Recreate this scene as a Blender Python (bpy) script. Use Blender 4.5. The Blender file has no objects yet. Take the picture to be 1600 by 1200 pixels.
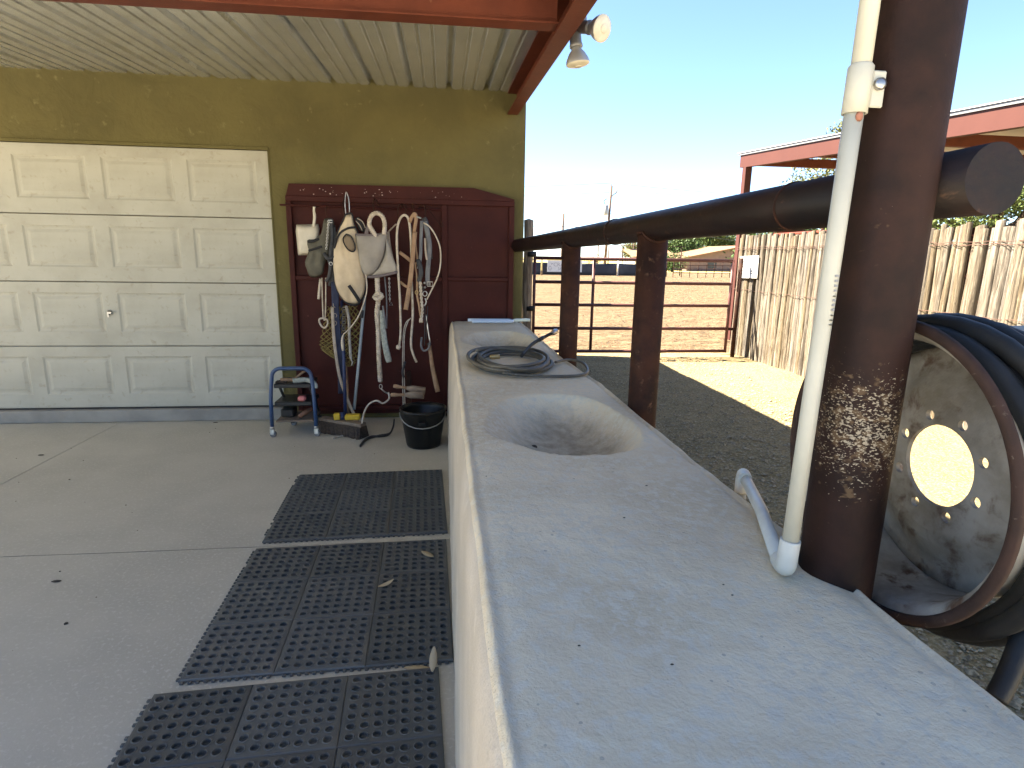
import bpy, math, random
from mathutils import Vector, Matrix, noise
import numpy as np

SC = bpy.context.scene
COL = SC.collection
PI = math.pi
R = math.radians

# ------------------------------------------------------------------ camera, sky, sun, exposure
cam_d = bpy.data.cameras.new('camera')
cam_d.sensor_fit = 'HORIZONTAL'; cam_d.sensor_width = 36.0; cam_d.lens = 20.684
cam_d.clip_start = 0.05; cam_d.clip_end = 3000
cam = bpy.data.objects.new('camera', cam_d); COL.objects.link(cam)
_F = Vector((0.11417956, 0.97043267, -0.21265807)); _R = Vector((0.99342219, -0.11339954, 0.01590293)); _U = Vector((0.00868261, 0.21307503, 0.97699726))
cam.matrix_world = Matrix(((_R.x, _U.x, -_F.x, 0.0), (_R.y, _U.y, -_F.y, 0.0), (_R.z, _U.z, -_F.z, 1.4469), (0, 0, 0, 1)))
SC.camera = cam

SUN_TO = Vector((-2.2, 0.75, 2.75)).normalized()
sun_el = math.asin(SUN_TO.z)
sun_az = math.atan2(SUN_TO.x, SUN_TO.y)            # clockwise from +Y
world = bpy.data.worlds.new('World'); SC.world = world; world.use_nodes = True
wn = world.node_tree; bg = wn.nodes['Background']
sky = wn.nodes.new('ShaderNodeTexSky'); sky.sky_type = 'NISHITA'; sky.sun_disc = False
sky.sun_elevation = sun_el; sky.sun_rotation = sun_az
sky.altitude = 1200; sky.air_density = 0.8; sky.dust_density = 0.15; sky.ozone_density = 3.0
wn.links.new(sky.outputs[0], bg.inputs[0]); bg.inputs[1].default_value = 0.05
sun_d = bpy.data.lights.new('sun', 'SUN'); sun_d.energy = 4.4; sun_d.angle = R(0.5); sun_d.color = (1.0, 0.90, 0.75)
sun = bpy.data.objects.new('sun', sun_d); COL.objects.link(sun)
sun.rotation_euler = SUN_TO.to_track_quat('Z', 'Y').to_euler(); sun.location = (-20, 10, 30)
SC.view_settings.view_transform = 'Standard'; SC.view_settings.look = 'None'
SC.view_settings.exposure = 3.2; SC.view_settings.gamma = 1.0
SC.view_settings.use_curve_mapping = False
SC.render.engine = 'CYCLES'
SC.cycles.max_bounces = 12; SC.cycles.diffuse_bounces = 8

# ------------------------------------------------------------------ helpers
class MB:
    """collects primitives and links them as one mesh object"""
    def __init__(s): s.v = []; s.f = []; s.sm = []
    def add(s, vs, fs, smooth=False):
        n = len(s.v); s.v += [tuple(v) for v in vs]; s.f += [tuple(i + n for i in f) for f in fs]; s.sm += [smooth] * len(fs)
        return s
    def box(s, x0, x1, y0, y1, z0, z1, bev=0.0):
        if bev <= 0:
            vs = [(x0,y0,z0),(x1,y0,z0),(x1,y1,z0),(x0,y1,z0),(x0,y0,z1),(x1,y0,z1),(x1,y1,z1),(x0,y1,z1)]
            return s.add(vs, [(0,3,2,1),(4,5,6,7),(0,1,5,4),(1,2,6,5),(2,3,7,6),(3,0,4,7)])
        b = bev; vs = []
        X = (x0, x1); Y = (y0, y1); Z = (z0, z1); idx = {}
        for i in (0,1):
            for j in (0,1):
                for k in (0,1):
                    sx = b*(1-2*i); sy = b*(1-2*j); sz = b*(1-2*k)
                    idx[(i,j,k)] = len(vs)
                    vs += [(X[i], Y[j]+sy, Z[k]+sz), (X[i]+sx, Y[j], Z[k]+sz), (X[i]+sx, Y[j]+sy, Z[k])]
        I = lambda i,j,k,a: idx[(i,j,k)] + a
        fs = []
        for i in (0,1):
            f = [I(i,0,0,0), I(i,1,0,0), I(i,1,1,0), I(i,0,1,0)]; fs.append(f if i else f[::-1])
            f = [I(0,i,0,1), I(1,i,0,1), I(1,i,1,1), I(0,i,1,1)]; fs.append(f[::-1] if i else f)
            f = [I(0,0,i,2), I(1,0,i,2), I(1,1,i,2), I(0,1,i,2)]; fs.append(f if i else f[::-1])
        for a in (0,1):
            for c in (0,1):
                fs.append([I(0,a,c,1), I(1,a,c,1), I(1,a,c,2), I(0,a,c,2)])
                fs.append([I(a,0,c,0), I(a,1,c,0), I(a,1,c,2), I(a,0,c,2)])
                fs.append([I(a,c,0,0), I(a,c,1,0), I(a,c,1,1), I(a,c,0,1)])
        for i in (0,1):
            for j in (0,1):
                for k in (0,1): fs.append([I(i,j,k,0), I(i,j,k,1), I(i,j,k,2)])
        return s.add(vs, fs)
    def tube(s, pts, r, n=8, caps=True, closed=False, smooth=True, flat=None):
        """tube through points; r a number or one per point; flat = (a, b) factors for a strap section"""
        P = [Vector(p) for p in pts]; m = len(P)
        rs = r if isinstance(r, (list, tuple)) else [r] * m
        T = []
        for i in range(m):
            if closed: t = P[(i+1) % m] - P[i-1]
            else: t = P[min(i+1, m-1)] - P[max(i-1, 0)]
            T.append(t.normalized() if t.length > 1e-9 else Vector((0,0,1)))
        ref = Vector((0,0,1)) if abs(T[0].z) < 0.9 else Vector((0,1,0))
        if flat: ref = Vector((0,1,0)) if abs(T[0].y) < 0.9 else Vector((1,0,0))
        N = (ref - T[0]*ref.dot(T[0])).normalized(); vs = []
        for i in range(m):
            if flat: N = (ref - T[i]*ref.dot(T[i])).normalized()
            else:
                N = N - T[i]*N.dot(T[i]); N = N.normalized() if N.length > 1e-6 else T[i].orthogonal().normalized()
            B = T[i].cross(N)
            for k in range(n):
                a = 2*PI*k/n; ca, sa = math.cos(a), math.sin(a)
                if flat: ca *= flat[0]; sa *= flat[1]
                vs.append(P[i] + (N*ca + B*sa)*rs[i])
        fs = []
        for i in range(m if closed else m-1):
            j = (i+1) % m
            for k in range(n):
                k2 = (k+1) % n; fs.append((i*n+k, i*n+k2, j*n+k2, j*n+k))
        s.add(vs, fs, smooth)
        if caps and not closed:
            b = len(s.v) - m*n
            s.f.append(tuple(b+k for k in range(n))[::-1]); s.sm.append(False)
            s.f.append(tuple(b+(m-1)*n+k for k in range(n))); s.sm.append(False)
        return s
    def lathe(s, prof, c, axis, n=32, smooth=True, loop=False):
        """prof: (distance along axis, radius) pairs"""
        ax = Vector(axis).normalized(); a = ax.orthogonal().normalized(); b = ax.cross(a); c = Vector(c); vs = []
        for d, r in prof:
            for k in range(n):
                t = 2*PI*k/n; vs.append(c + ax*d + (a*math.cos(t) + b*math.sin(t))*r)
        fs = []; m = len(prof)
        for i in range(m if loop else m-1):
            j = (i+1) % m
            for k in range(n): k2 = (k+1) % n; fs.append((i*n+k, i*n+k2, j*n+k2, j*n+k))
        return s.add(vs, fs, smooth)
    def pillow(s, outline, c, bulge, rings=6, smooth=True, axis=(0,-1,0), back=0.3):
        """closed bulged form from an outline (world points), swelling along axis"""
        c = Vector(c); ax = Vector(axis); n = len(outline); O = [Vector(p) for p in outline]; vs = []
        for q in range(rings):
            t = 1 - q/rings; h = bulge*math.sqrt(max(0, 1-t*t))
            vs += [c + (p-c)*t + ax*h for p in O]
        vs.append(c + ax*bulge); top = len(vs)-1
        for q in range(1, rings):
            t = 1 - q/rings; h = bulge*back*math.sqrt(max(0, 1-t*t))
            vs += [c + (p-c)*t - ax*h for p in O]
        vs.append(c - ax*bulge*back); fs = []
        for q in range(rings-1):
            for k in range(n): k2=(k+1)%n; fs.append((q*n+k, q*n+k2, (q+1)*n+k2, (q+1)*n+k))
        for k in range(n): fs.append(((rings-1)*n+k, (rings-1)*n+(k+1)%n, top))
        b = top+1
        for q in range(rings-1):
            for k in range(n):
                k2=(k+1)%n
                A = k if q==0 else b+(q-1)*n+k; B_ = k2 if q==0 else b+(q-1)*n+k2
                fs.append((B_, A, b+q*n+k, b+q*n+k2))
        for k in range(n): fs.append((b+(rings-2)*n+(k+1)%n, b+(rings-2)*n+k, len(vs)-1))
        return s.add(vs, fs, smooth)
    def prism(s, poly, y0, y1):
        """polygon in x,z pushed along y"""
        n = len(poly); vs = [(x,y0,z) for x,z in poly] + [(x,y1,z) for x,z in poly]
        fs = [tuple(range(n)), tuple(range(2*n-1, n-1, -1))] + [(i, n+i, n+(i+1)%n, (i+1)%n) for i in range(n)]
        return s.add(vs, fs)
    def mesh(s, name, m):
        me = bpy.data.meshes.new(name); me.from_pydata(s.v, [], s.f)
        me.polygons.foreach_set('use_smooth', s.sm)
        if m: me.materials.append(m)
        me.update(); return me
    def build(s, name, m, parent=None, label=None):
        return link(name, s.mesh(name, m), parent, label)

def link(name, me, parent=None, label=None):
    o = bpy.data.objects.new(name, me); COL.objects.link(o)
    if parent is not None:
        o.parent = parent
        w = parent; off = Vector((0,0,0))
        while w is not None: off += w.location; w = w.parent
        o.location = -off                     # parts are written in world coordinates
    if label: o['label'] = label
    return o

def thing(name, label, cat, loc, group=None):
    o = bpy.data.objects.new(name, None); COL.objects.link(o); o.location = loc
    o.empty_display_size = 0.05
    o['label'] = label; o['category'] = cat
    if group: o['group'] = group
    return o

def tag(o, label, cat, group=None):
    o['label'] = label; o['category'] = cat
    if group: o['group'] = group
    return o

def structure(o): o['kind'] = 'structure'; return o
def stuff(o): o['kind'] = 'stuff'; return o

def spline(pts, k=6):
    """Catmull-Rom through the points"""
    P = [Vector(p) for p in pts]; out = []
    if len(P) < 3: return P
    for i in range(len(P)-1):
        p0 = P[max(i-1,0)]; p1 = P[i]; p2 = P[i+1]; p3 = P[min(i+2, len(P)-1)]
        for j in range(k):
            t = j/k
            out.append(0.5*((2*p1) + (p2-p0)*t + (2*p0-5*p1+4*p2-p3)*t*t + (3*p1-p0-3*p2+p3)*t**3))
    out.append(P[-1]); return out

def twisted(mb, pts, Rr, r, strands=3, pitch=0.05, n=6):
    """a laid rope: strands wound round the path"""
    P = spline(pts, 8); L = [0]
    for a, b in zip(P, P[1:]): L.append(L[-1] + (b-a).length)
    tot = L[-1]; m = max(6, int(tot/(pitch/7)))
    Q = []; j = 0
    for i in range(m+1):
        d = tot*i/m
        while j < len(L)-2 and L[j+1] < d: j += 1
        t = (d-L[j])/max(1e-9, L[j+1]-L[j]); Q.append(P[j].lerp(P[j+1], min(1, t)))
    for sI in range(strands):
        pts2 = []
        for i, q in enumerate(Q):
            t = (Q[min(i+1,m)] - Q[max(i-1,0)]).normalized()
            N = Vector((0,1,0)); N = (N - t*N.dot(t)); N = N.normalized() if N.length > 1e-4 else t.orthogonal().normalized()
            B = t.cross(N); a = 2*PI*(tot*i/m/pitch + sI/strands)
            pts2.append(q + (N*math.cos(a) + B*math.sin(a))*Rr)
        mb.tube(pts2, r, n)
    return mb

rnd = random.Random(7)

# ------------------------------------------------------------------ materials
def mat(name, col, rough=0.7, col2=None, scale=8.0, mix=(0.35, 0.65), detail=6, bump=0.0, bscale=60.0, metal=0.0, spec=0.4,
        col3=None, scale3=30.0, mix3=(0.55, 0.65), stretch=(1,1,1), rough2=None, coords='Object', bdist=0.01, bump2=0.0, bscale2=8.0, trans=0.0, sheen=0.0):
    m = bpy.data.materials.new(name); m.use_nodes = True; nt = m.node_tree; N = nt.nodes; Lk = nt.links
    p = N['Principled BSDF']; p.inputs['Roughness'].default_value = rough; p.inputs['Metallic'].default_value = metal
    p.inputs['Specular IOR Level'].default_value = spec
    tc = N.new('ShaderNodeTexCoord'); mp = N.new('ShaderNodeMapping'); mp.inputs['Scale'].default_value = stretch
    Lk.new(tc.outputs[coords], mp.inputs[0]); vec = mp.outputs[0]
    def nz(sc, det, off=0.0, dist=0.0):
        n = N.new('ShaderNodeTexNoise'); n.inputs['Scale'].default_value = sc; n.inputs['Detail'].default_value = det
        n.inputs['Roughness'].default_value = 0.6; n.inputs['Distortion'].default_value = dist
        Lk.new(vec, n.inputs['Vector']); return n.outputs['Fac']
    def ramp(src, a, b):
        r = N.new('ShaderNodeMapRange'); r.interpolation_type = 'SMOOTHSTEP'
        r.inputs[1].default_value = a; r.inputs[2].default_value = b; Lk.new(src, r.inputs[0]); return r.outputs[0]
    def mixc(f, a, b):
        x = N.new('ShaderNodeMix'); x.data_type = 'RGBA'; Lk.new(f, x.inputs[0])
        for sck, val in ((x.inputs[6], a), (x.inputs[7], b)):
            if isinstance(val, tuple): sck.default_value = (*val, 1)
            else: Lk.new(val, sck)
        return x.outputs[2]
    out = None
    if col2:
        f = ramp(nz(scale, detail), *mix); out = mixc(f, tuple(col), tuple(col2))
        if rough2 is not None:
            r = N.new('ShaderNodeMapRange'); r.inputs[3].default_value = rough; r.inputs[4].default_value = rough2
            Lk.new(f, r.inputs[0]); Lk.new(r.outputs[0], p.inputs['Roughness'])
    if col3:
        f3 = ramp(nz(scale3, 8, dist=0.3), *mix3); out = mixc(f3, out if out is not None else tuple(col), tuple(col3))
    if out is not None: Lk.new(out, p.inputs['Base Color'])
    else: p.inputs['Base Color'].default_value = (*col, 1)
    if bump > 0:
        b = N.new('ShaderNodeBump'); b.inputs['Strength'].default_value = bump; b.inputs['Distance'].default_value = bdist
        Lk.new(nz(bscale, 6), b.inputs['Height'])
        if bump2 > 0:
            b2 = N.new('ShaderNodeBump'); b2.inputs['Strength'].default_value = bump2; b2.inputs['Distance'].default_value = bdist*4
            Lk.new(nz(bscale2, 4, dist=0.6), b2.inputs['Height']); Lk.new(b.outputs[0], b2.inputs['Normal']); Lk.new(b2.outputs[0], p.inputs['Normal'])
        else: Lk.new(b.outputs[0], p.inputs['Normal'])
    if trans > 0:
        p.inputs['Alpha'].default_value = 1.0
    m['p'] = 1
    return m

M = {}
M['stucco'] = mat('olive_stucco', (.130,.110,.041), .9, (.093,.079,.030), 1.6, (.3,.7), 8, .55, 26, bdist=.008, bump2=.5, bscale2=5, col3=(.18,.155,.072), scale3=9, mix3=(.60,.75), spec=.25)
M['door'] = mat('cream_door_paint', (.42,.40,.325), .6, (.35,.33,.262), 3.0, (.35,.75), 8, .06, 90, col3=(.30,.27,.20), scale3=17, mix3=(.56,.78), spec=.35)
M['floor'] = mat('smooth_concrete_floor', (.475,.445,.37), .6, (.405,.38,.315), 1.3, (.3,.7), 12, .12, 160, col3=(.52,.50,.43), scale3=70, mix3=(.52,.68), spec=.3, rough2=.72)
M['sill'] = mat('grey_concrete', (.30,.28,.24), .8, (.22,.205,.18), 4, (.3,.7), 8, .3, 60)
M['counter'] = mat('hand_trowelled_concrete', (.745,.63,.44), .85, (.60,.495,.335), 2.4, (.35,.66), 12, .7, 120, bdist=.004, bump2=.25, bscale2=26, col3=(.66,.585,.445), scale3=40, mix3=(.46,.62), spec=.12)
M['galv'] = mat('galvanized_ceiling', (.74,.76,.76), .26, (.62,.635,.635), 6, (.3,.7), 6, .05, 30, metal=.7, spec=.5, col3=(.50,.51,.50), scale3=3, mix3=(.58,.8))
M['redsteel'] = mat('red_oxide_steel', (.14,.036,.018), .6, (.10,.026,.014), 5, (.3,.7), 8, .12, 60, col3=(.18,.07,.04), scale3=22, mix3=(.64,.74), spec=.2)
M['panelred'] = mat('dark_maroon_panel', (.052,.012,.009), .55, (.038,.009,.007), 4, (.3,.7), 8, .1, 70, col3=(.10,.035,.025), scale3=30, mix3=(.66,.74), spec=.12)
M['chip'] = mat('chipped_paint', (.42,.33,.28), .8)
M['rust'] = mat('rusty_brown_pipe', (.050,.019,.010), .7, (.018,.009,.007), 11, (.3,.7), 10, .35, 90, bdist=.004, col3=(.12,.062,.035), scale3=26, mix3=(.58,.74), spec=.15)
M['pipeblack'] = mat('dark_oily_pipe', (.020,.010,.007), .45, (.009,.007,.006), 10, (.3,.7), 10, .3, 60, bdist=.004, col3=(.075,.038,.022), scale3=30, mix3=(.62,.72), stretch=(1,.5,1), spec=.18)
M['pvc'] = mat('weathered_white_pvc', (.47,.46,.38), .45, (.40,.39,.32), 6, (.3,.7), 8, .05, 80, col3=(.30,.26,.19), scale3=24, mix3=(.66,.78), spec=.45)
M['pvcclean'] = mat('white_pvc_fitting', (.58,.58,.52), .42, (.50,.49,.42), 12, (.3,.7), 6, .05, 90, col3=(.45,.34,.2), scale3=40, mix3=(.68,.78))
M['mud'] = mat('dried_wasp_mud', (.32,.14,.09), .9, None, bump=.5, bscale=120)
M['rim'] = mat('rusted_grey_wheel', (.36,.34,.29), .6, (.22,.20,.165), 11, (.35,.65), 10, .35, 60, bdist=.006, col3=(.10,.055,.032), scale3=13, mix3=(.52,.66), spec=.25)
M['lip'] = mat('rusty_rim_lip', (.050,.028,.021), .75, (.034,.021,.016), 20, (.3,.7), 10, .4, 80, bdist=.004, col3=(.22,.18,.14), scale3=34, mix3=(.62,.72), spec=.2)
M['barrel'] = mat('chalky_white_barrel', (.60,.57,.48), .6, (.48,.45,.37), 9, (.3,.7), 8, .15, 70, col3=(.28,.16,.09), scale3=18, mix3=(.66,.78), stretch=(3,1,1))
M['hoseblack'] = mat('black_rubber_hose', (.012,.0125,.0125), .55, (.022,.022,.021), 8, (.3,.7), 8, .12, 90, spec=.28)
M['mat'] = mat('black_rubber_mat', (.065,.072,.074), .5, (.09,.092,.088), 5, (.3,.7), 8, .2, 180, bdist=.002, col3=(.085,.08,.068), scale3=17, mix3=(.56,.75), spec=.45)
M['gravel'] = mat('grey_gravel_ground', (.235,.176,.082), .95, (.16,.12,.055), 2.2, (.3,.7), 12, .7, 42, bdist=.02, bump2=.4, bscale2=9, col3=(.30,.235,.125), scale3=60, mix3=(.46,.58), spec=.1)
M['stone'] = mat('gravel_stones', (.38,.31,.19), .9, (.15,.118,.07), 40, (.35,.65), 4, spec=.2)
M['arena'] = mat('harrowed_arena_dirt', (.195,.137,.078), .95, (.155,.107,.058), .9, (.3,.7), 12, .9, 6, bdist=.12, bump2=.8, bscale2=2.0, col3=(.17,.11,.06), scale3=3.2, mix3=(.55,.68), stretch=(1,2.2,1), spec=.15)
M['field'] = mat('dry_grass_field', (.42,.33,.14), .95, (.33,.27,.12), .4, (.3,.7), 8, .5, 4, bdist=.1, spec=.1)
M['pole'] = mat('bleached_fence_pole', (.185,.148,.10), .9, (.10,.078,.052), 9, (.38,.62), 12, 1.0, 38, bdist=.012, col3=(.26,.215,.15), scale3=22, mix3=(.50,.64), stretch=(3,3,.35), spec=.1)
M['log'] = mat('grey_weathered_log', (.34,.275,.20), .9, (.17,.13,.09), 12, (.4,.6), 10, 1.0, 34, bdist=.02, stretch=(3,3,.25), spec=.2)
M['wire'] = mat('rusty_wire', (.10,.05,.035), .8)
M['whitesign'] = mat('white_sign_board', (.58,.58,.55), .6, (.52,.52,.49), 8)
M['print'] = mat('dark_print', (.10,.10,.11), .7)
M['printgrey'] = mat('faded_grey_print', (.26,.26,.27), .7)
M['printred'] = mat('faded_red_print', (.45,.12,.12), .7)
M['screen'] = mat('black_windscreen_fabric', (.025,.028,.036), .75, (.055,.058,.066), .8, (.4,.75), 8, .2, 3)
M['shedred'] = mat('sunlit_red_fascia', (.072,.018,.010), .7, (.064,.015,.008), 3, (.3,.7), 6, .05, 50)
M['roofwhite'] = mat('white_metal_roof', (.62,.62,.60), .4)
M['roofgrey'] = mat('grey_metal_trim', (.16,.16,.16), .5)
M['tanroof'] = mat('tan_tile_roof', (.24,.14,.075), .9, (.19,.11,.06), 2, (.3,.7), 6, .4, 12, bdist=.05)
M['housewall'] = mat('mauve_house_siding', (.20,.14,.115), .85, (.17,.12,.10), 2)
M['housecream'] = mat('cream_house_wall', (.42,.38,.30), .8)
M['glassdark'] = mat('dark_window_glass', (.03,.035,.04), .15)
M['bark'] = mat('tree_bark', (.11,.08,.055), .9, (.07,.05,.035), 6, bump=.6, bscale=20)
M['leaf1'] = mat('mesquite_leaf_light', (.115,.15,.038), .6, (.075,.11,.028), .6, (.35,.65), 4, spec=.25)
M['leaf2'] = mat('tree_leaf_mid', (.07,.115,.028), .6, (.045,.08,.02), .5, (.35,.65), 4, spec=.25)
M['leaf3'] = mat('tree_leaf_yellow', (.17,.165,.05), .6, (.11,.12,.035), .5, (.35,.65), 4, spec=.25)
M['woodpole'] = mat('utility_pole_wood', (.13,.085,.06), .85, (.09,.06,.045), 3)
M['steelgrey'] = mat('dull_grey_steel', (.30,.30,.29), .45, metal=.6)
M['cable'] = mat('dark_cable', (.05,.055,.06), .6)
M['blueframe'] = mat('blue_powder_coat', (.035,.075,.165), .4, (.028,.055,.12), 14, (.3,.7), 6, .05, 60, col3=(.14,.15,.17), scale3=30, mix3=(.68,.76), spec=.5)
M['blackplastic'] = mat('black_plastic', (.014,.014,.014), .4, (.022,.021,.020), 10)
M['blackrubber'] = mat('black_rubber_bucket', (.005,.005,.005), .36, (.009,.009,.008), 8, (.3,.7), 6, .08, 40, spec=.3)
M['steel'] = mat('worn_steel', (.55,.53,.49), .32, (.40,.38,.35), 20, metal=.9)
M['brass'] = mat('tarnished_brass', (.45,.33,.15), .4, metal=.8)
M['cream'] = mat('cream_fly_mask_mesh', (.62,.50,.34), .85, (.52,.41,.27), 9, (.3,.7), 8, .4, 420, bdist=.002, spec=.2)
M['greymesh'] = mat('grey_mesh_fabric', (.33,.295,.245), .85, (.27,.24,.20), 9, (.3,.7), 8, .4, 420, bdist=.002, spec=.2)
M['palemesh'] = mat('pale_mesh_nose', (.42,.38,.31), .85, (.36,.32,.26), 9, bump=.4, bscale=420, bdist=.002, spec=.2)
M['olivemesh'] = mat('dark_grey_mesh', (.125,.115,.085), .85, (.095,.087,.065), 12, (.3,.7), 8, .4, 300, bdist=.002, spec=.2)
M['blacktrim'] = mat('black_webbing', (.018,.017,.018), .8, None, bump=.4, bscale=400, bdist=.001)
M['greytrim'] = mat('purple_grey_binding', (.15,.12,.115), .8)
M['rope'] = mat('dirty_white_cotton_rope', (.60,.52,.41), .9, (.45,.37,.27), 25, (.35,.65), 6, .5, 300, bdist=.002, spec=.15)
M['ropegrey'] = mat('grey_white_rope', (.45,.41,.35), .9, (.33,.29,.24), 25, (.35,.65), 6, .5, 300, bdist=.002, spec=.15)
M['leather'] = mat('tan_leather_strap', (.36,.225,.125), .65, (.27,.16,.085), 12, (.3,.7), 6, .1, 120)
M['brownleather'] = mat('brown_leather_strap', (.16,.075,.04), .6, (.11,.05,.03), 12)
M['strapblack'] = mat('black_leather_strap', (.020,.020,.022), .5, (.035,.034,.034), 14)
M['strapgrey'] = mat('grey_nylon_strap', (.17,.17,.17), .7, (.12,.12,.125), 14)
M['navy'] = mat('navy_nylon_strap', (.020,.026,.060), .75, (.014,.018,.040), 14, bump=.3, bscale=300, bdist=.001)
M['palestrap'] = mat('pale_tan_strap', (.40,.33,.26), .85, (.30,.24,.18), 18)
M['net'] = mat('yellow_green_net_cord', (.24,.185,.055), .9, (.17,.13,.04), 20)
M['tailwrap'] = mat('pale_green_fabric', (.34,.35,.30), .9, (.24,.25,.22), 40, (.4,.6), 5)
M['dustpan'] = mat('yellowed_white_plastic', (.60,.54,.42), .45, (.52,.46,.35), 8)
M['bluehandle'] = mat('dark_blue_handle', (.022,.032,.085), .4)
M['palepole'] = mat('pale_blue_grey_pole', (.30,.34,.35), .4, (.24,.27,.28), 12)
M['bristle'] = mat('brown_broom_bristles', (.060,.042,.030), .95, (.035,.025,.020), 60, (.4,.6), 4, .9, 200, bdist=.006)
M['yellow'] = mat('yellow_plastic', (.62,.42,.03), .45, (.50,.33,.025), 14)
M['wood'] = mat('worn_wood_handle', (.30,.19,.11), .65, (.21,.13,.075), 14, stretch=(3,3,.4))
M['woodgrey'] = mat('grey_brown_wood', (.22,.17,.125), .8, (.15,.11,.08), 14, stretch=(.5,3,3))
M['pink'] = mat('pink_plastic', (.50,.16,.15), .5)
M['scraper'] = mat('pale_blue_plastic', (.60,.70,.80), .35, (.53,.64,.76), 6)
M['scraperhandle'] = mat('cloudy_green_plastic', (.60,.66,.58), .35)
M['greyhose'] = mat('olive_grey_hose', (.105,.092,.068), .5, (.075,.066,.05), 14, (.3,.7), 6, .05, 80, col3=(.16,.145,.115), scale3=30, mix3=(.6,.75), spec=.5)
M['lampmetal'] = mat('grey_lamp_holder', (.24,.235,.22), .5, metal=.4)
M['lampglass'] = mat('frosted_bulb_lens', (.74,.68,.52), .25, (.66,.60,.45), 20)
M['lampgrey'] = mat('silvered_bulb_back', (.42,.42,.41), .3, metal=.5)
M['dryleaf'] = mat('dry_leaf', (.40,.33,.22), .8)
M['dark'] = mat('dark_crumb', (.05,.04,.03), .9)
M['ropeblue'] = mat('red_brown_gate_paint', (.105,.036,.030), .55, (.075,.028,.024), 7, (.3,.7), 8, .1, 60, col3=(.2,.12,.09), scale3=30, mix3=(.66,.76))
M['yellowcap'] = mat('yellow_rail_cap', (.55,.40,.10), .6)
M['cracked'] = mat('dark_joint_filler', (.09,.078,.064), .95)
M['bounce_concrete'] = mat('pale_bounce_concrete', (.66,.61,.50), .8, (.58,.54,.44), 1.2, (.3,.7), 8, .2, 40)  # pale surface of the added ground that bounces sunlight

def per_piece(m, lo, hi):
    '''each piece of a run its own tone'''
    nt = m.node_tree; N = nt.nodes; L = nt.links; p = N['Principled BSDF']; src = p.inputs['Base Color'].links[0].from_socket
    oi = N.new('ShaderNodeObjectInfo'); h = N.new('ShaderNodeHueSaturation'); r = N.new('ShaderNodeMapRange'); r.inputs[3].default_value = lo; r.inputs[4].default_value = hi
    L.new(oi.outputs['Random'], r.inputs[0]); L.new(r.outputs[0], h.inputs['Value'])
    q = N.new('ShaderNodeMath'); q.operation = 'FRACT'; w = N.new('ShaderNodeMath'); w.operation = 'MULTIPLY'; w.inputs[1].default_value = 7.31; L.new(oi.outputs['Random'], w.inputs[0]); L.new(w.outputs[0], q.inputs[0])
    r2 = N.new('ShaderNodeMapRange'); r2.inputs[3].default_value = .62; r2.inputs[4].default_value = 1.12; L.new(q.outputs[0], r2.inputs[0]); L.new(r2.outputs[0], h.inputs['Saturation'])
    L.new(src, h.inputs['Color']); L.new(h.outputs[0], p.inputs['Base Color'])
per_piece(M['pole'], .72, 1.22)
per_piece(M['mat'], .85, 1.2)
M['hub'] = mat('rust_stained_hub', (.30,.275,.23), .65, (.19,.165,.125), 12, (.3,.7), 10, .35, 60, bdist=.006, col3=(.10,.062,.040), scale3=17, mix3=(.50,.70), spec=.2)

# ------------------------------------------------------------------ ground
WALL = 5.237
def sheet(name, m, x0, x1, y0, y1, z, nx=1, ny=1, fz=None):
    vs = []; fs = []
    for j in range(ny+1):
        for i in range(nx+1):
            x = x0+(x1-x0)*i/nx; y = y0+(y1-y0)*j/ny; vs.append((x, y, z + (fz(x,y) if fz else 0)))
    for j in range(ny):
        for i in range(nx): a = j*(nx+1)+i; fs.append((a, a+1, a+nx+2, a+nx+1))
    return structure(MB().add(vs, fs, True).build(name, m))

sheet('ground', M['field'], -900, 900, -900, 900, -0.06)
sheet('gravel_yard', M['gravel'], 0.45, 14, -14, 8.9, -0.03, 90, 150,
      lambda x, y: 0.018*noise.noise((x*1.3, y*1.3, 0)) + 0.010*noise.noise((x*4, y*4, 3)) + (0.02 if y < 8.5 else 0.012))
sheet('arena_dirt', M['arena'], -60, 60, 8.7, 62, -0.03, 240, 220,
      lambda x, y: 0.03*noise.noise((x*.8, y*1.5, 5)) + 0.02*noise.noise((x*3.1, y*4.2, 9)) + 0.015*min(1, max(0, (y-8.7)/2)))
sheet('added_bounce_apron', M['bounce_concrete'], -14, 0.45, -16, 5.0, -0.035)  # unseen pale ground, added to bounce sunlight under the canopy
sheet('added_bounce_pad', M['bounce_concrete'], 0.452, 9, -16, -0.25, 0.002)  # added behind the camera to reflect warm sun onto counter and post
sheet('bare_yard', M['gravel'], -70, 14, -60, 5.0, -0.045)

# gravel stones one could not count
def stones():
    vs = []; fs = []; r = random.Random(3)
    for k in range(24000):
        d = r.random()**1.6
        y = 0.2 + 8.2*d; x = 0.82 + 3.4*r.random()*(0.4+0.6*d) 
        s = r.uniform(.005, .013)*(1.0 if r.random() < .92 else 1.8); h = s*r.uniform(.5, .9); a = r.random()*6.28; n = len(vs)
        z = 0.004 + 0.018*noise.noise((x*1.3, y*1.3, 0)) + 0.010*noise.noise((x*4, y*4, 3)) - 0.012
        for q in range(5):
            t = a + q*1.2566 + r.uniform(-.3,.3); q_ = s*r.uniform(.7, 1.15); vs.append((x+math.cos(t)*q_, y+math.sin(t)*q_, z+h*r.uniform(.1,.5)))
        vs.append((x+r.uniform(-.3,.3)*s, y+r.uniform(-.3,.3)*s, z+h))
        fs += [(n+q, n+(q+1)%5, n+5) for q in range(5)]
    m = MB(); m.add(vs, fs); o = m.build('gravel_stones', M['stone']); stuff(o)
    tag(o, 'loose grey gravel spread over the yard beside the concrete counter', 'gravel')
stones()

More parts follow.
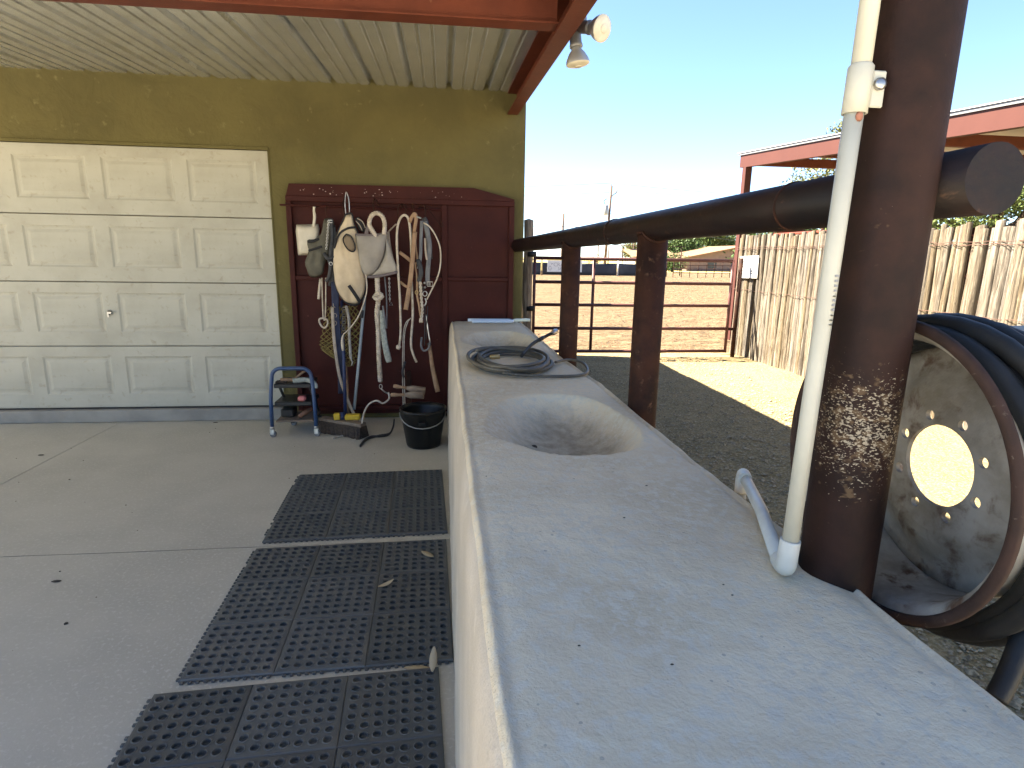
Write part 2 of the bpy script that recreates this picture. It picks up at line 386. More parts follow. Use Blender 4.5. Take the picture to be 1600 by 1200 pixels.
# concrete floor of the covered bay, in slabs with sawn joints
def slab():
    fl = structure(MB().box(-12, 0.45, -5, 9, -0.30, -0.012).build('floor', M['cracked']))
    xs = [-12, -9.2, -5.95, -2.76, 0.44]; ys = [-5, -0.3, 2.835, 5.42]
    for i in range(4):
        for j in range(3):
            x0, x1, y0, y1 = xs[i]+.0025, xs[i+1]-.0025, ys[j]+.0025, ys[j+1]-.0025
            m = MB(); nx = 24; ny = 24; vs = []; fs = []
            for b in range(ny+1):
                for a in range(nx+1):
                    x = x0+(x1-x0)*a/nx; y = y0+(y1-y0)*b/ny
                    w = 0.004*noise.noise((x*3, y*3, 1)) if 0 < b < ny and 0 < a < nx else 0
                    if b in (0, ny): y += 0.006*noise.noise((x*2.2, j if b == 0 else j+1, 4))
                    if a in (0, nx): x += 0.003*noise.noise((y*2.2, i if a == 0 else i+1, 8))
                    vs.append((x, y, 0.0 + w*.4))
            n = nx+1
            for b in range(ny):
                for a in range(nx): q = b*n+a; fs.append((q, q+1, q+n+1, q+n))
            m.add(vs, fs, True)
            m.box(x0+.004, x1-.004, y0+.004, y1-.004, -0.011, -0.003)
            o = m.build('concrete_slab', M['floor'], fl)
slab()

# ------------------------------------------------------------------ garage building
XD = -1.405; ZD = 0.12; XDL = -6.30; DH = 2.13
bld = thing('garage_building', 'olive green stucco garage wall with a wide cream door', 'building', (-3, 6.5, 0))
m = MB()
cr = 0.025
m.prism([], 0, 0) if False else None
def pier(x0, x1, y0, y1, z0, z1):
    poly = [(x0,y0)] + [(x1-cr+cr*math.sin(a*PI/12), y0+cr-cr*math.cos(a*PI/12)) for a in range(7)] + [(x1,y1),(x0,y1)]
    n = len(poly); vs = [(x,y,z0) for x,y in poly]+[(x,y,z1) for x,y in poly]
    m.add(vs, [tuple(range(n))[::-1], tuple(range(n,2*n))] + [(i,(i+1)%n,n+(i+1)%n,n+i) for i in range(n)])
pier(XD, 0.700, WALL, WALL+.22, 0, 3.0)
m.box(XDL, XD-.0005, WALL, WALL+.22, ZD+DH, 3.0)
m.box(-10, XDL-.0005, WALL, WALL+.22, 0, 3.0)
m.build('front_wall', M['stucco'], bld)
MB().box(-10, 0.698, WALL+.221, 9.15, 0, 2.55).build('rear_block', M['stucco'], bld)
MB().box(-10.2, 0.72, WALL+.23, 9.15, 2.86, 2.93).build('roof_deck', M['roofgrey'], bld)
MB().box(XDL-.01, XD+.004, WALL-.035, WALL+.24, 0.002, ZD-.012, .006).build('door_sill', M['sill'], bld)
t = MB()
t.box(XDL-.02, XD+.012, WALL-.012, WALL-.001, ZD+DH-.002, ZD+DH+.024, .003)
t.box(XD+.001, XD+.011, WALL-.008, WALL-.001, ZD+.0, ZD+DH-.004)
t.build('door_trim', M['stucco'], bld)

door = thing('garage_door', 'cream raised panel sectional garage door in the olive wall', 'garage door', (XD-2.4, WALL, ZD))
DY = WALL + .012
def door_sections():
    SH = DH/4; pw = .535; pitch = .644; first = XD - .10 - pw
    px = [first - k*pitch for k in range(7)]
    ring_mesh = None
    for s_ in range(4):
        z0 = ZD + s_*SH + .0025; z1 = ZD + (s_+1)*SH - .0025
        pz0, pz1 = z0+.115, z1-.085
        m = MB()
        xs = [XD-.001]
        # stiles and rails of the section, butted
        edges = sorted([XDL+.001] + [v for x in px for v in (x, x+pw) if x > XDL] + [XD-.001])
        def quad(x0, x1, za, zb, y=DY): m.add([(x0,y,za),(x1,y,za),(x1,y,zb),(x0,y,zb)], [(0,1,2,3)])
        quad(XDL+.001, XD-.001, z0+.004, pz0); quad(XDL+.001, XD-.001, pz1, z1-.004)
        for a in range(0, len(edges)-1, 2): quad(edges[a], edges[a+1], pz0, pz1)
        # rolled edges and the body behind
        for za, zb in ((z0+.004, z0), (z1-.004, z1)):
            m.add([(XDL+.001,DY,za),(XD-.001,DY,za),(XD-.001,DY+.006,zb),(XDL+.001,DY+.006,zb)], [(0,1,2,3) if za > zb else (3,2,1,0)])
        m.box(XDL+.002, XD-.002, DY+.0165, DY+.045, z0, z1)
        sec = m.build('door_section', M['door'], door)
        if ring_mesh is None:
            r = MB(); vs = []
            def rect(i, y): return [(i,y,i),(pw-i,y,i),(pw-i,y,(pz1-pz0)-i),(i,y,(pz1-pz0)-i)]
            for i, y in ((0,0),(.014,.008),(.030,.009),(.056,.002)): vs += rect(i, y)
            fs = []
            for q in range(3):
                for k in range(4): k2=(k+1)%4; fs.append((q*4+k, q*4+k2, (q+1)*4+k2, (q+1)*4+k))
            fs.append((12,13,14,15)); r.add(vs, fs); ring_mesh = r.mesh('raised_panel', M['door'])
        for x in px:
            if x < XDL: continue
            o = link('raised_panel', ring_mesh, sec); o.location = Vector((x, DY, pz0))
            o.location -= door.location; o.location -= sec.location
    lk = MB(); c = Vector((-2.755, DY-.003, .935))
    lk.lathe([(0,.0),(0,.022),(.006,.022),(.010,.014),(.022,.013),(.024,.0)], c, (0,-1,0), 16)
    lk.box(c.x-.006, c.x+.030, c.y-.034, c.y-.022, c.z-.008, c.z+.008, .003)
    lk.box(c.x-.008, c.x+.006, c.y-.030, c.y-.020, c.z-.040, c.z+.012, .003)
    lk.build('lock_handle', M['steel'], door)
    MB().box(XDL+.01, XD-.003, DY+.004, DY+.04, ZD-.011, ZD+.0022).build('bottom_seal', M['blackplastic'], door)
door_sections()

# ------------------------------------------------------------------ canopy
SL = .051
def czs(x, y): return 2.772 + SL*(y-WALL)          # underside of the sheets
canopy = thing('canopy_roof', 'ribbed galvanized canopy on red steel beams over the bay', 'canopy', (-2.0, 1.0, 2.4))
def canopy_parts():
    W_ = .9144; y0, y1 = 0.75, WALL+.20
    prof = []
    for k in range(3):
        b = k*W_/3
        prof += [(b,.046),(b+.022,.046),(b+.038,0)]
        for q in (.105, .190): prof += [(b+q,0),(b+q+.006,.010),(b+q+.023,.010),(b+q+.029,0)]
        prof += [(b+W_/3-.016-.0,0)] 
    prof = [(x - .009, z) for x, z in prof] + [(W_+.0085,.046)]
    vs = []; n = len(prof)
    for lay in (0, .0015):
        for y in (y0, y1):
            for x, z in prof: vs.append((x, y, z+lay+SL*(y-WALL)))
    fs = []
    for i in range(n-1):
        fs.append((i, i+1, n+i+1, n+i)[::-1]); fs.append((2*n+i, 2*n+i+1, 3*n+i+1, 3*n+i))
    me = MB().add(vs, fs).mesh('roof_sheet', M['galv'])
    for k in range(8):
        o = link('roof_sheet', me, canopy); o.location = Vector((.665-W_*(k+1), 0, 2.772 + (.0025 if k % 2 else 0))) - canopy.location
    def sheared(m, x0, x1, ya, yb, z0, z1):          # z given at the wall, follows the fall of the roof
        f = lambda y: SL*(y-WALL)
        vs = [(x0,ya,z0+f(ya)),(x1,ya,z0+f(ya)),(x1,yb,z0+f(yb)),(x0,yb,z0+f(yb)),(x0,ya,z1+f(ya)),(x1,ya,z1+f(ya)),(x1,yb,z1+f(yb)),(x0,yb,z1+f(yb))]
        m.add(vs, [(0,3,2,1),(4,5,6,7),(0,1,5,4),(1,2,6,5),(2,3,7,6),(3,0,4,7)])
    e = MB(); ye = WALL-.001
    sheared(e, .540, .628, 0.78, ye, 2.597, 2.606); sheared(e, .616, .6275, 0.78, ye, 2.6062, 2.764); sheared(e, .540, .6155, 0.78, ye, 2.757, 2.766)
    e.build('edge_beam', M['redsteel'], canopy)
    d = MB(); sheared(d, .629, .72, 0.75, WALL+.19, 2.748, 2.768); sheared(d, .704, .722, 0.75, WALL+.19, 2.7685, 2.83)
    d.build('drip_edge', M['redsteel'], canopy)
    for yb in (3.02, 0.93):
        b = MB(); zb = czs(0, yb)
        b.box(-6.6, .5395, yb-.05, yb+.05, zb-.160, zb-.152)
        b.box(-6.6, .5395, yb-.004, yb+.004, zb-.1518, zb-.010)
        b.box(-6.6, .5395, yb-.05, yb+.05, zb-.0098, zb-.004)
        b.build('cross_beam', M['redsteel'], canopy)
        for x in (-6.55,):
            MB().tube([(x, yb, 0), (x, yb, zb-.165)], .057, 12).build('rear_post', M['rust'], canopy)
canopy_parts()

# ------------------------------------------------------------------ counter
CZ = .880
def xr_edge(y): return (.716 - .012*min(1, max(0, (y-1.2)/.5)) - .040*min(1, max(0, (y-2.6)/.7))) + .006*noise.noise((y*1.7, 2, 0)) + .004*noise.noise((y*6, 4, 0))
def xl_edge(y): return .083 + .005*noise.noise((y*1.9, 7, 0)) + .003*noise.noise((y*7, 9, 0))
def basin(x, y):
    d = 0
    for cx, cy, ax, ay, dep, sk in ((.425, 1.985, .222, .385, .130, .012), (.41, 4.06, .225, .42, .130, .01)):
        u = (x-cx-sk)/ax; v = (y-cy)/ay
        r = math.sqrt(u*u+v*v) * (1 + .05*math.sin(3*math.atan2(v,u)+1) + .05*noise.noise((x*5, y*5, cx*9)))
        soft = 1 + .22*max(0, -u)
        if r < 1.12*soft:
            t = r/soft
            s = 0.0
            if t < 1: s = 1 - t**(3.2 if u > -.3 else 3.2 + 1.6*(u+.3))
            lipf = max(0, 1-abs(t-1)/.12)
            d = max(d, dep*s) if s > 0 else d
            d += -.002*lipf if t >= 1 else 0
    return d
def counter():
    y0, y1 = -1.6, 5.165; ny = 520; vs = []; fs = []
    for j in range(ny+1):
        # finer rows where the camera stands close
        y = y0 + (y1-y0)*j/ny
        a = xl_edge(y); b = xr_edge(y)
        prof = [(.024, 0.0), (.030, .25), (.037, .50), (.044, .74), (.047, .80)]
        for q in range(1, 7):
            t = q/7*PI/2; prof.append((.048 + (a-.048)*(1-math.cos(t)), .80+(CZ-.80)*math.sin(t)))
        nt = 52
        for q in range(nt+1):
            x = a + (b-a)*q/nt; prof.append((x, None))
        for q in range(1, 6):
            t = q/6*PI/2; prof.append((b + .028*math.sin(t), CZ - .035*(1-math.cos(t))))
        prof += [(b+.030, .80), (b+.033, .60), (b+.04, .30), (b+.045, -.05)]
        for x, z in prof:
            if z is None:
                z = CZ - basin(x, y) + .0035*noise.noise((x*4, y*4, 2)) + .0022*noise.noise((x*13, y*13, 5)) - .010*max(0, 1-(b-x)/.05)**2 - .006*max(0, 1-(x-a)/.04)**2
                z += .0018*noise.noise((x*38, y*38, 6))
            else:
                x += .004*noise.noise((y*3, z*3, 11)) + .002*noise.noise((y*12, z*12, 12)); z += .002*noise.noise((y*9, x*30, 3)) if z > .3 else 0
            vs.append((x, y, z))
    n = NP = len(prof)
    for j in range(ny):
        for i in range(n-1): q = j*n+i; fs.append((q, q+1, q+n+1, q+n)[::-1])
    fs.append(tuple(range(n))); fs.append(tuple(range(ny*n, ny*n+n))[::-1])
    o = MB().add(vs, fs, True).build('concrete_counter', M['counter'])
    for f in o.data.polygons:
        if len(f.vertices) > 6: f.use_smooth = False
    # stucco face: the side plaster carries a warmer colour
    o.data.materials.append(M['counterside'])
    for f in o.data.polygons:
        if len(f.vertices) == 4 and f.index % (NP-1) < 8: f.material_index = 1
    tag(o, 'long hand formed concrete counter with two scooped wash basins', 'counter')
M['counterside'] = mat('tan_plaster_side', (.56,.485,.385), .85, (.46,.395,.305), 2.5, (.3,.7), 8, .4, 60, col3=(.58,.51,.41), scale3=14, mix3=(.55,.75), spec=.25)
def basin_dirt_and_shade(m):  # stains plus recess shade painted into the colour, darker lower in the basins
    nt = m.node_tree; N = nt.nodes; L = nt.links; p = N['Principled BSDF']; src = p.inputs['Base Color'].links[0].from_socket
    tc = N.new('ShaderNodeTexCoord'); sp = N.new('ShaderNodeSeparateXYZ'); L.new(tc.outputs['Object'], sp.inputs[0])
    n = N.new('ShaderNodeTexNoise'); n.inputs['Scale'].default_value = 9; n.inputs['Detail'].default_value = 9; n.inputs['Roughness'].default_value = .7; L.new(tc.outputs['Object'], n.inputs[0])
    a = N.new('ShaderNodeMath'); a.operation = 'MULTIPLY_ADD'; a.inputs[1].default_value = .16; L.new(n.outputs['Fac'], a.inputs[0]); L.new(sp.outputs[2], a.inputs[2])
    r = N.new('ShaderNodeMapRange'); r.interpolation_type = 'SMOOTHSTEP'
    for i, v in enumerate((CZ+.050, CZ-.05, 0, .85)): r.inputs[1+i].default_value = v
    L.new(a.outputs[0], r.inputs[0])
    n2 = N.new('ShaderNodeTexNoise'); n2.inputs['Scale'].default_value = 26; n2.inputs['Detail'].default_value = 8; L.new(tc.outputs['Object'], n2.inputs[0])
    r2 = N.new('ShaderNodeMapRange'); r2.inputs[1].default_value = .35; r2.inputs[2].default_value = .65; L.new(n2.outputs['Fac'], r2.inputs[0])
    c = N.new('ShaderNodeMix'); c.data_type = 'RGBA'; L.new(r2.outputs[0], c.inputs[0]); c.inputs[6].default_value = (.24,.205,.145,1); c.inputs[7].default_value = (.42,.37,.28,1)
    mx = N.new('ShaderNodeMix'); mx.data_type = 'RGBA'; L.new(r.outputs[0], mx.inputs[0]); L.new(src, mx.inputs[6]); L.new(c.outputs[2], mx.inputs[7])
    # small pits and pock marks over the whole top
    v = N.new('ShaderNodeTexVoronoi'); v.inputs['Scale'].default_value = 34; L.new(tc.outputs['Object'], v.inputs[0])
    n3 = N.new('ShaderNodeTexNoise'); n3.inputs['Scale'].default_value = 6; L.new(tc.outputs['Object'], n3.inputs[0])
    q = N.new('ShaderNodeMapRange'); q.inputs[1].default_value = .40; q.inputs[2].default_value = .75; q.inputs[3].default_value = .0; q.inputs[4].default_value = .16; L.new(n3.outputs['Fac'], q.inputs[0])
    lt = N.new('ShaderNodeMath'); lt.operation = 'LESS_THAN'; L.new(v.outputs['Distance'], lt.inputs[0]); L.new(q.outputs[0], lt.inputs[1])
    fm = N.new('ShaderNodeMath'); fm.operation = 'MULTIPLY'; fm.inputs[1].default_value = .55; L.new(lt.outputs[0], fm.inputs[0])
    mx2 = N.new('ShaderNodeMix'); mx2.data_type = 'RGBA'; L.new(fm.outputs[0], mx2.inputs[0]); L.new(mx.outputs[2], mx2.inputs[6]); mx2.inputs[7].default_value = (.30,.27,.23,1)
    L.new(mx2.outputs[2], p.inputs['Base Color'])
basin_dirt_and_shade(M['counter'])
counter()

# ------------------------------------------------------------------ roof post, pipe railing
XP, YP, RP = .728, .931, .0635
post = thing('roof_post', 'thick rusty brown pipe post with white scrape marks rising through the counter edge', 'post', (XP, YP, .6))
M['post'] = mat('scraped_brown_post', (.030,.014,.010), .65, (.014,.008,.0065), 10, (.3,.7), 10, .3, 80, bdist=.004, spec=.15)
def scrape(m):
    nt = m.node_tree; N = nt.nodes; L = nt.links; p = N['Principled BSDF']
    src = p.inputs['Base Color'].links[0].from_socket
    tc = N.new('ShaderNodeTexCoord'); sp = N.new('ShaderNodeSeparateXYZ'); L.new(tc.outputs['Object'], sp.inputs[0])
    def mr(s, a, b, c=0, d=1):
        r = N.new('ShaderNodeMapRange'); r.interpolation_type = 'SMOOTHSTEP'
        for i, v in enumerate((a, b, c, d)): r.inputs[1+i].default_value = v
        L.new(s, r.inputs[0]); return r.outputs[0]
    def math2(op, a, b):
        q = N.new('ShaderNodeMath'); q.operation = op
        for i, v in enumerate((a, b)):
            if isinstance(v, (int, float)): q.inputs[i].default_value = v
            else: L.new(v, q.inputs[i])
        return q.outputs[0]
    # the worn patch faces the bay, where the rim of a gate has struck it for years; flecks thin out round its edge
    dv = N.new('ShaderNodeVectorMath'); dv.operation = 'DISTANCE'; L.new(tc.outputs['Object'], dv.inputs[0]); dv.inputs[1].default_value = (XP-.030, YP-.055, 1.165)
    n0 = N.new('ShaderNodeTexNoise'); n0.inputs['Scale'].default_value = 14; n0.inputs['Detail'].default_value = 3; L.new(tc.outputs['Object'], n0.inputs[0])
    dist = math2('ADD', dv.outputs['Value'], math2('MULTIPLY', math2('SUBTRACT', n0.outputs['Fac'], .5), .09))
    zone = mr(dist, .185, .010)
    def flecks(scale, rot, stretch):
        mp = N.new('ShaderNodeMapping'); mp.inputs['Rotation'].default_value = rot; mp.inputs['Scale'].default_value = stretch
        L.new(tc.outputs['Object'], mp.inputs[0])
        n = N.new('ShaderNodeTexNoise'); n.inputs['Scale'].default_value = scale; n.inputs['Detail'].default_value = 2.5; n.inputs['Distortion'].default_value = .25; L.new(mp.outputs[0], n.inputs[0])
        return n.outputs['Fac']
    nn = math2('MAXIMUM', flecks(130, (0, R(40), 0), (1,1,2.0)), flecks(185, (0, R(-50), 0), (1,1,1.7)))
    th = N.new('ShaderNodeMapRange'); th.inputs[3].default_value = .80; th.inputs[4].default_value = .555; L.new(zone, th.inputs[0])
    f = mr(math2('SUBTRACT', nn, th.outputs[0]), -.01, .055)
    mx = N.new('ShaderNodeMix'); mx.data_type = 'RGBA'; L.new(f, mx.inputs[0])
    soft = mr(math2('SUBTRACT', flecks(48, (0, R(20), 0), (1,1,1.4)), th.outputs[0]), -.10, .04, 0, .55)
    sm = N.new('ShaderNodeMix'); sm.data_type = 'RGBA'; L.new(soft, sm.inputs[0]); L.new(src, sm.inputs[6]); sm.inputs[7].default_value = (.16,.105,.055,1)
    L.new(sm.outputs[2], mx.inputs[6]); mx.inputs[7].default_value = (.33,.28,.20,1)
    L.new(mx.outputs[2], p.inputs['Base Color'])
scrape(M['post'])
MB().tube([(XP,YP,.55),(XP,YP,.9),(XP,YP,1.8),(XP,YP,czs(0,YP)-.02)], RP, 40).build('post_pipe', M['post'], post)
MB().lathe([(0,.0),(0,.13),(.012,.13),(.012,.0)], (XP-.08,YP,czs(0,YP)-.045), (0,0,1), 4, False).build('cap_plate', M['rust'], post)
rail = thing('pipe_railing', 'dark oily pipe rail on two brown pipe posts behind the counter', 'railing', (.735, 2.0, .8))
RZ = 1.559; RR = .054; RA = Vector((.846,.862,1.575)); RB = Vector((.635,5.187,1.534))
def on_rail(y): return RA.lerp(RB, (y-RA.y)/(RB.y-RA.y))
MB().tube([RA, RA.lerp(RB,.2), RA.lerp(RB,.5), RA.lerp(RB,.8), RB], RR, 32).build('top_rail', M['pipeblack'], rail)
for y in (2.62, 1.35):
    w = MB(); w.tube([on_rail(y)+Vector((math.cos(a)*(RR+.0005), 0, math.sin(a)*(RR+.0005))) for a in [2*PI*k/28 for k in range(28)]], .0035, 6, closed=True)
    w.build('weld_seam', M['rust'], rail)
for y, r in ((2.196, .0565), (3.367, .0540)):
    q = on_rail(y); RZ = q.z
    top = []
    p = MB(); p.tube([(q.x,y,-.1),(q.x,y,.95),(q.x,y,RZ-.03)], r, 32); p.build('rail_post', M['rust'], rail)
    s = MB(); pts = []
    for k in range(36):
        a = 2*PI*k/36; dx = math.cos(a)*(r+.002); dz = -math.sqrt(max(0, RR*RR-min(RR*.93, abs(dx))**2)); pts.append((q.x+dx, y+math.sin(a)*(r+.002), RZ+dz*.98-.004))
    s.tube(pts, .0055, 6, closed=True); s.build('weld_bead', M['rust'], rail)

# ------------------------------------------------------------------ pvc water pipe
pvc = thing('pvc_pipe', 'white pvc water pipe strapped to the thick post and running along the counter', 'pipe', (.61, .91, .88))
MB().tube([(.609,.900,.945),(.615,.902,1.2),(.622,.903,1.455),(.628,.905,1.68)], .0140, 20).build('riser', M['pvc'], pvc)
MB().tube([(.629,.905,1.70),(.634,.906,2.1),(.642,.91,2.62)], .0142, 20).build('upper_riser', M['pvc'], pvc)
cp = MB(); cp.lathe([(0,.0150),(0,.0182),(.066,.0182),(.070,.0150)], (.6282,.905,1.668), (.008,.001,.3), 24)
cp.box(.6435,.666,.894,.898,1.676,1.728,.002)
cp.build('clamp_coupling', M['pvc'], pvc)
MB().lathe([(0,0),(0,.009),(.006,.009),(.008,.005),(.008,0)], (.654,.894,1.708), (0,-1,0), 10).build('clamp_screw', M['steel'], pvc)
md = MB(); md.pillow([(.6275+math.cos(a)*.0065, .891, 1.662+math.sin(a)*.008) for a in [k*PI/5 for k in range(10)]], (.6275,.8915,1.662), .004, 3); md.build('mud_dauber_nest', M['mud'], pvc)
el = MB(); el.tube(spline([(.609,.9,.962),(.608,.9,.935),(.608,.902,.912),(.612,.915,.9035),(.620,.940,.9005)], 5), .0172, 20); el.build('elbow', M['pvcclean'], pvc)
MB().tube([(.616,.935,.9005),(.700,1.150,.9005),(.762,1.345,.902)], .0138, 20).build('counter_run', M['pvcclean'], pvc)
el2 = MB(); el2.tube(spline([(.754,1.325,.904),(.764,1.352,.904),(.770,1.366,.899),(.771,1.370,.88),(.771,1.370,.852)], 5), .0168, 18); el2.build('elbow', M['pvcclean'], pvc)
MB().tube([(.771,1.370,.856),(.772,1.371,.6),(.772,1.371,.0)], .0135, 14).build('drop_pipe', M['pvc'], pvc)
pr = MB(); r_ = random.Random(5)
for k in range(11):
    z = 1.345 + k*.0077; a = -PI/2 + .30; w_ = r_.uniform(.0026,.0048); cx = .6195
    for e in range(2):
        dz = e*.0018*(1 if r_.random() < .6 else 0)
        pr.box(cx+.0140*math.cos(a)-w_*.62, cx+.0140*math.cos(a)+w_*.62, .9025+.0140*math.sin(a)-.0018, .9025+.0140*math.sin(a)+.0004, z+dz, z+dz+.0013)
pr.build('printed_marks', M['printgrey'], pvc)

# ------------------------------------------------------------------ steel rack panel against the wall
PF = 5.165      # front of the panel frame
panel = thing('steel_rack_panel', 'dark maroon steel panel with chipped header leaning on the olive wall', 'metal panel', (-.33, 5.19, 0))
fr = MB()
def bar(x0, x1, z0, z1, y0=PF, y1=PF+.04): MB().box(x0, x1, y0, y1, z0, z1, .004).build('frame_bar', M['panelred'], panel)
bar(-1.272, -1.228, .03, 1.8535); bar(-.012, .036, .03, 1.8535); bar(.560, .606, .03, 1.8535)
bar(-1.272, .606, 1.854, 1.899)
bar(-1.2275, -.0125, 1.222, 1.258); bar(.0365, .5595, 1.228, 1.262); bar(-1.2275, -.0125, .09, .13); bar(.0365, .5595, .60, .64)
bk = MB(); bk.box(-1.26, -.0005, PF+.041, PF+.055, .05, 1.86); bk.build('back_sheet', M['panelred'], panel)
bk = MB(); bk.box(.0005, .60, PF+.028, PF+.040, .05, 1.86); bk.build('back_sheet', M['panelred'], panel)
hd = MB(); hd.prism([(-1.266,1.8995),(.604,1.8995),(.604,1.915),(.262,1.998),(-1.238,1.992)], PF+.006, PF+.05); hd.build('header_plate', M['panelred'], panel)
ch = MB(); r_ = random.Random(12)
for k in range(34):
    x = r_.choice([r_.uniform(-1.2,-.2), r_.gauss(-.95,.08), r_.gauss(-.50,.10), r_.gauss(.0,.12)]); z = r_.uniform(1.912,1.975); s_ = r_.uniform(.002,.007)*(1.6 if r_.random()<.12 else 1)
    poly = [(x+math.cos(a)*s_*r_.uniform(.5,1.3), z+math.sin(a)*s_*r_.uniform(.4,.9)) for a in [j*PI/3 for j in range(6)]]
    ch.prism(poly, PF+.0045, PF+.007)
stuff(ch.build('paint_chips', M['chip'], panel))
for x in (-.36, -.30): pass
ft = MB(); ft.box(-.325,-.285,5.02,5.06,0.004,.46,.003); ft.box(-.36,-.25,4.98,5.10,0.001,.0035); ft.build('foot_post', M['rust'], panel)
ft2 = MB(); ft2.tube([(-.305,5.06,.05),(-.17,5.02,.004),(-.12,5.0,.03)], .012, 8); ft2.build('foot_brace', M['rust'], panel)
HB = 5.125
hk = MB(); hk.tube([(-1.306,5.12,1.82),(-1.146,5.14,1.82),(-0.01,5.14,1.813)], .008, 10); hk.build('hanging_rod', M['panelred'], panel)
HOOKS = [(541,300),(586,316),(623,322),(632,320),(645,322),(660,322),(672,326)]
hm = []
for (a, b) in ((498,322),(510,326),(541,318),(586,318),(622,322),(632,321),(646,322),(660,322)):
    pass
def hook(px0, px1, px2, px3, r=.005, m='rust'):
    MB().tube(spline([px0, px1, px2, px3], 5), r, 7).build('hook', M[m], panel)
hook((-0.792,5.06,1.738),(-0.801,5.08,1.839),(-0.777,5.11,1.907),(-0.764,5.13,1.814))
hook((-0.552,5.05,1.753),(-0.56,5.06,1.844),(-0.548,5.1,1.882),(-0.523,5.14,1.831))
hook((-0.359,5.06,1.728),(-0.363,5.07,1.809),(-0.344,5.1,1.847),(-0.331,5.14,1.815))
hook((-0.313,5.06,1.729),(-0.301,5.07,1.811),(-0.323,5.1,1.848),(-0.342,5.14,1.825))
hook((-0.245,5.06,1.766),(-0.239,5.07,1.817),(-0.25,5.1,1.85),(-0.258,5.14,1.822))
hook((-0.173,5.05,1.691),(-0.141,5.05,1.773),(-0.156,5.08,1.84),(-0.195,5.14,1.829), .006)
hook((-1.003,5.08,1.725),(-1.022,5.09,1.775),(-1.019,5.11,1.816),(-1.01,5.14,1.804), .0035)
hook((-0.926,5.07,1.716),(-0.942,5.09,1.777),(-0.933,5.11,1.818),(-0.924,5.14,1.801), .0035)
wh = MB(); wh.tube(spline([(-0.774,5.04,1.738),(-0.781,5.05,1.837),(-0.769,5.06,1.927),(-0.75,5.05,1.868),(-0.747,5.04,1.768)], 5), .004, 6)
wh = tag(wh.build('wire_hook', M['steel']), 'bright bent wire hook standing above the cream fly mask', 'hook')

# ------------------------------------------------------------------ tack hanging on the panel
def obj1(name, mb, m, label, cat, group=None): return tag(mb.build(name, M[m] if isinstance(m, str) else m), label, cat, group)

# dustpan
dp = thing('dustpan', 'yellowed white plastic dustpan hanging by its handle at the left of the tack', 'dustpan', (-1.099,5.1,1.598))
m = MB(); y_ = 5.10
o_ = [(-1.178,5.09,1.666),(-1.007,5.09,1.675),(-0.999,5.09,1.64),(-1.02,5.09,1.426),(-1.178,5.09,1.424),(-1.187,5.09,1.611)]
c_ = (-1.095,5.09,1.542); m.pillow([Vector(c_).lerp(Vector(o_[i]), 1).lerp(Vector(o_[(i+1)%6]), j/4) for i in range(6) for j in range(4)], c_, .022, 3); m.build('pan', M['dustpan'], dp)
m = MB(); m.tube(spline([(-1.043,5.085,1.654),(-1.032,5.09,1.725),(-1.034,5.1,1.775),(-1.032,5.1,1.81)], 4), [.017,.012,.0115,.0115,.012,.012,.012,.012,.012,.012,.012,.012,.010], 10, flat=(.45,1)); m.build('handle', M['dustpan'], dp)
m = MB(); m.tube([(-1.173,5.075,1.444),(-1.016,5.075,1.449)], .004, 6); m.build('lip', M['dustpan'], dp)

# dark grey mask with chain
gm = thing('fly_mask', 'crumpled dark olive grey fly mask beside the dustpan', 'fly mask', (-0.995,5.05,1.472))
ol = [(-0.947,5.05,1.714),(-0.887,5.05,1.721),(-0.874,5.05,1.666),(-0.891,5.05,1.525),(-0.926,5.05,1.423),(-0.96,5.05,1.361),(-0.979,5.05,1.278),(-1.037,5.05,1.247),(-1.087,5.05,1.261),(-1.113,5.05,1.343),(-1.093,5.05,1.43),(-1.086,5.05,1.541),(-1.031,5.05,1.553),(-0.988,5.05,1.594)]
ol = [tuple(p) for p in spline(ol + [ol[0]], 3)][:-1]
ms = MB(); ms.pillow(ol, (-1.002,5.05,1.421), .055, 7)
ms.v = [(x + .012*noise.noise((x*14,z*14,1)), y + .022*noise.noise((x*22, z*12, 4)), z) for x,y,z in ms.v]
ms.build('mesh_body', M['olivemesh'], gm)
m = MB(); m.tube(spline([(-0.987,4.985,1.557),(-1.033,4.985,1.536),(-1.076,5,1.531)], 4), .010, 8, flat=(.4,1)); m.build('binding', M['blacktrim'], gm)
m = MB(); m.tube(spline([(-1.072,4.985,1.461),(-1.009,4.975,1.482),(-0.965,4.98,1.497)], 4), .009, 8, flat=(.4,1)); m.build('binding', M['blacktrim'], gm)
chn = MB()
for k in range(17):
    z = k/16; px = Vector((-0.904,4.985,1.692)).lerp(Vector((-0.93,4.975,1.483)), z)
    a = (k%2)*PI/2
    chn.tube([px+Vector((math.cos(t)*.007*math.cos(a), math.cos(t)*.007*math.sin(a), math.sin(t)*.0105)) for t in [j*PI/4 for j in range(8)]], .0024, 5, closed=True)
obj1('lead_chain', chn, 'steel', 'short steel lead chain hanging in front of the dark grey fly mask', 'chain')
bk_ = thing('black_halter', 'bunched black nylon halter with a small ring between the two fly masks', 'halter', (-0.917,5.02,1.397))
m = MB()
for pts in ([(-0.893,5,1.713),(-0.885,5,1.574),(-0.905,4.99,1.423),(-0.899,5,1.271),(-0.89,5.02,1.115)], [(-0.874,5.02,1.665),(-0.864,5,1.474),(-0.893,5,1.296),(-0.928,5.02,1.182)], [(-0.934,4.98,1.423),(-0.905,4.97,1.363),(-0.921,4.98,1.261),(-0.951,4.99,1.219)], [(-0.952,4.98,1.447),(-0.922,4.965,1.403),(-0.878,4.98,1.424)]):
    m.tube(spline(pts, 5), .014, 8, flat=(.3,1))
m.build('strap', M['strapblack'], bk_)
m = MB()
